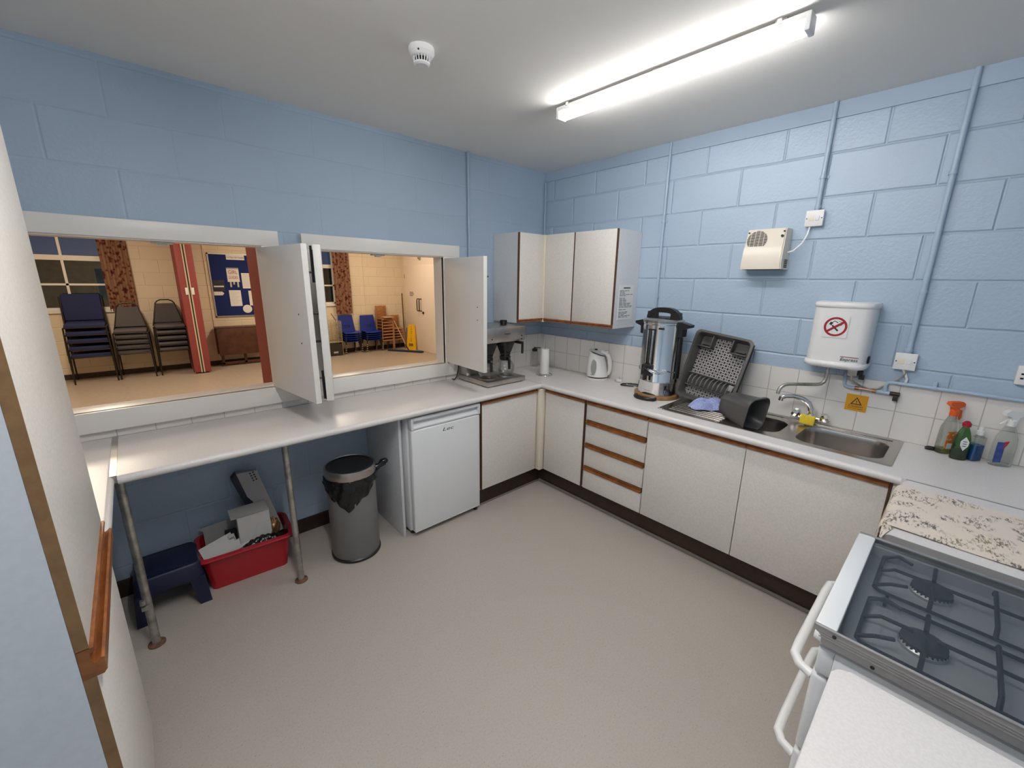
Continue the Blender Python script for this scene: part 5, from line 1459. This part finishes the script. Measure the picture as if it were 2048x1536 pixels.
# concertina partition, two stacked halves
def parti(name, lab, y0, y1, x0, x1, n, end):
    t = thing(name, lab, 'partition', ((x0 + x1) / 2, (y0 + y1) / 2, 0))
    m = MB()
    L_, R_ = [], []
    for i in range(2 * n + 1):
        y = y0 + (y1 - y0) * i / (2 * n); o_ = .009 if i % 2 else 0
        L_.append((x0 + o_, y)); R_.append((x1 - o_, y))
    m.prism(L_ + R_[::-1], 'z', .02, HH - .02)
    obj('folds', m, M_part, t, ang=12)
    if end:
        ye = y0
        obj('post', MB().box(x0 - .004, x1 + .004, ye - .05, ye, .02, HH - .02, .006), M_part, t)
        xm = (x0 + x1) / 2
        m = MB().box(xm - .028, xm - .010, ye - .058, ye - .05, .02, HH - .02).box(xm + .010, xm + .028, ye - .058, ye - .05, .02, HH - .02)
        obj('edge_strip', m, mat('tan_metal', (.62, .50, .36), .4), t)
        obj('seal', MB().box(xm - .010, xm + .010, ye - .055, ye - .05, .02, HH - .02), M_blackm, t)
        obj('lock_plate', MB().box(xm - .062, xm - .024, ye - .064, ye - .058, 1.385, 1.505, .002), M_wplastic, t)
        obj('lock_plate', MB().box(xm + .024, xm + .062, ye - .064, ye - .058, 1.385, 1.505, .002), M_wplastic, t)
    return t
parti('folding_partition', 'far half of the red folding partition, with white lock plates, beside the grey chairs', 6.36, 7.0, -2.278, -2.042, 9, True)
parti('folding_partition', 'near half of the red folding partition just behind the wider hatch', .14, .862, -2.262, -2.04, 10, False)

# curtains
def curtain(lab, x0, x1, z0, z1, y, tilt=0):
    n = 5
    def f(u, v):
        return Vector((x0 + (x1 - x0) * u + tilt * (1 - v), y + .018 * sin(2 * pi * n * u * (x1 - x0) / .36) + .008 * sin(9 * u + 6 * v), z0 + (z1 - z0) * v))
    return one('curtain', MB().grid(f, 110, 14).solid(.004), M_curt, lab, 'curtain', 'patterned hall curtains', base=((x0 + x1) / 2, y, z0), ang=80)
curtain('brown patterned curtain at the window behind the navy chairs', -3.215, -2.86, 1.10, 2.5, HY1 - .045)
curtain('brown patterned curtain at the window behind the wire cage', .505, .885, .905, 2.5, HY1 - .085)

# wire cage trolley
t = thing('wire_cage', 'wire cage trolley beside the blue child chairs', 'cage', (.20, 6.78, 0))
m = MB(); M_wire = mat('brass_wire', (.42, .34, .20), .35, metal=.7)
xa, xb, ya, yb2 = -.12, .468, 6.62, 6.95
for k in range(17):
    z = .31 + k * .029
    m.tube([(xa, ya, z), (xb, ya, z), (xb, yb2, z), (xa, yb2, z)], .0035 if k else .009, 6, closed=True)
for k in range(9):
    x = xa + (xb - xa) * k / 8
    m.tube([(x, ya, .02 if k in (0, 8) else .31), (x, ya, .775)], .0035 if k not in (0, 8) else .009, 6)
for x in (xa, xb): m.tube([(x, yb2, .02), (x, yb2, .775)], .009, 6)
obj('wires', m, M_wire, t)
obj('base_bin', MB().box(xa + .01, xb - .01, ya + .01, yb2 - .01, .0, .26), mat('dark_brown_bin', (.03, .022, .016), .6), t)
obj('bin_label', MB().box(.26, .36, ya + .006, ya + .011, .06, .10), M_card2, t)
obj('handle', MB().tube([(xb, yb2, .775), (.40, 6.90, .86), (.33, 6.80, .93)], .007, 8), M_black, t)

# mop, pole, wet floor sign
t = thing('dust_mop', 'wide flat floor mop leaning on the tall wooden chair stack', 'mop', (1.90, 6.30, 0))
hd_ = MB().box(-.46, .46, -.05, .05, .004, .035, .012, 3); hd_.xf(Matrix.Translation((1.815, 6.235, 0)) @ Matrix.Rotation(radians(-56), 4, 'Z'))
obj('head', hd_, M_mop, t)
m = MB()
for k in range(60):
    q = MB().box(-.006, .006, -.065, .065, .002, .012); q.xf(Matrix.Translation((1.815, 6.235, 0)) @ Matrix.Rotation(radians(-56), 4, 'Z') @ Matrix.Translation((-.45 + .0152 * k, 0, 0)) @ Matrix.Rotation(radians(rnd.uniform(-14, 14)), 4, 'Z')); m.add(q)
obj('fringe', m, M_bluefab, t)
obj('socket', MB().tube([(1.90, 6.25, .03), (1.885, 6.30, .10), (1.875, 6.34, .16)], .016, 10), M_navy, t)
obj('shaft', MB().tube([(1.875, 6.34, .16), (1.735, 6.60, .72)], .012, 10), M_tan, t)
one('broom_pole', MB().cyl((2.105, 6.80, .0), (2.125, 6.88, 1.36), .014, n=12), M_pole, 'dark brown pole leaning in the hall corner beside the door', 'pole', base=(2.105, 6.80, 0))
t = thing('wet_floor_sign', 'yellow folded wet floor sign leaning by the hall door', 'sign', (2.06, 6.40, 0), rz=radians(-62))
m = MB().prism([(-.135, 0), (.135, 0), (.095, .56), (.085, .60), (.06, .62), (-.06, .62), (-.085, .60), (-.095, .56)], 'y', -.012, .012)
m.xf(Matrix.Rotation(radians(-5), 4, 'X'))
obj('front_panel', m, M_floory, t, local=True)
m = MB().prism([(-.135, 0), (.135, 0), (.095, .56), (.06, .61), (-.06, .61), (-.095, .56)], 'y', .020, .040); m.xf(Matrix.Rotation(radians(-3), 4, 'X'))
obj('back_panel', m, M_floory, t, local=True)
MS = Matrix.Rotation(radians(-5), 4, 'X')
def sg_(x, z): return MS @ facing((x, -.0125, z), (1, 0, 0), (0, 0, 1), (0, -1, 0))
m = MB()
for k, ch in enumerate('CAUTION'): m.text(ch, .062, sg_(0, .565 - k * .058), sx=1.1)
for k in range(2): m.box(-.06, .06, -.0135, -.012, .10 + k * .035, .122 + k * .035)
obj('lettering', m, mat('sign_brown', (.22, .09, .01), .6), t, local=True)
# trunking on the hall wall
one('trunking', MB().box(1.225, 1.250, HY1 - .016, HY1, .09, HH), M_creamX, 'cream trunking on the hall wall above the wooden chairs', 'trunking')
one('trunking', MB().box(-1.815, -1.79, HY1 - .016, HY1, .09, HH), M_creamX, 'cream trunking on the hall wall left of the noticeboard', 'trunking')
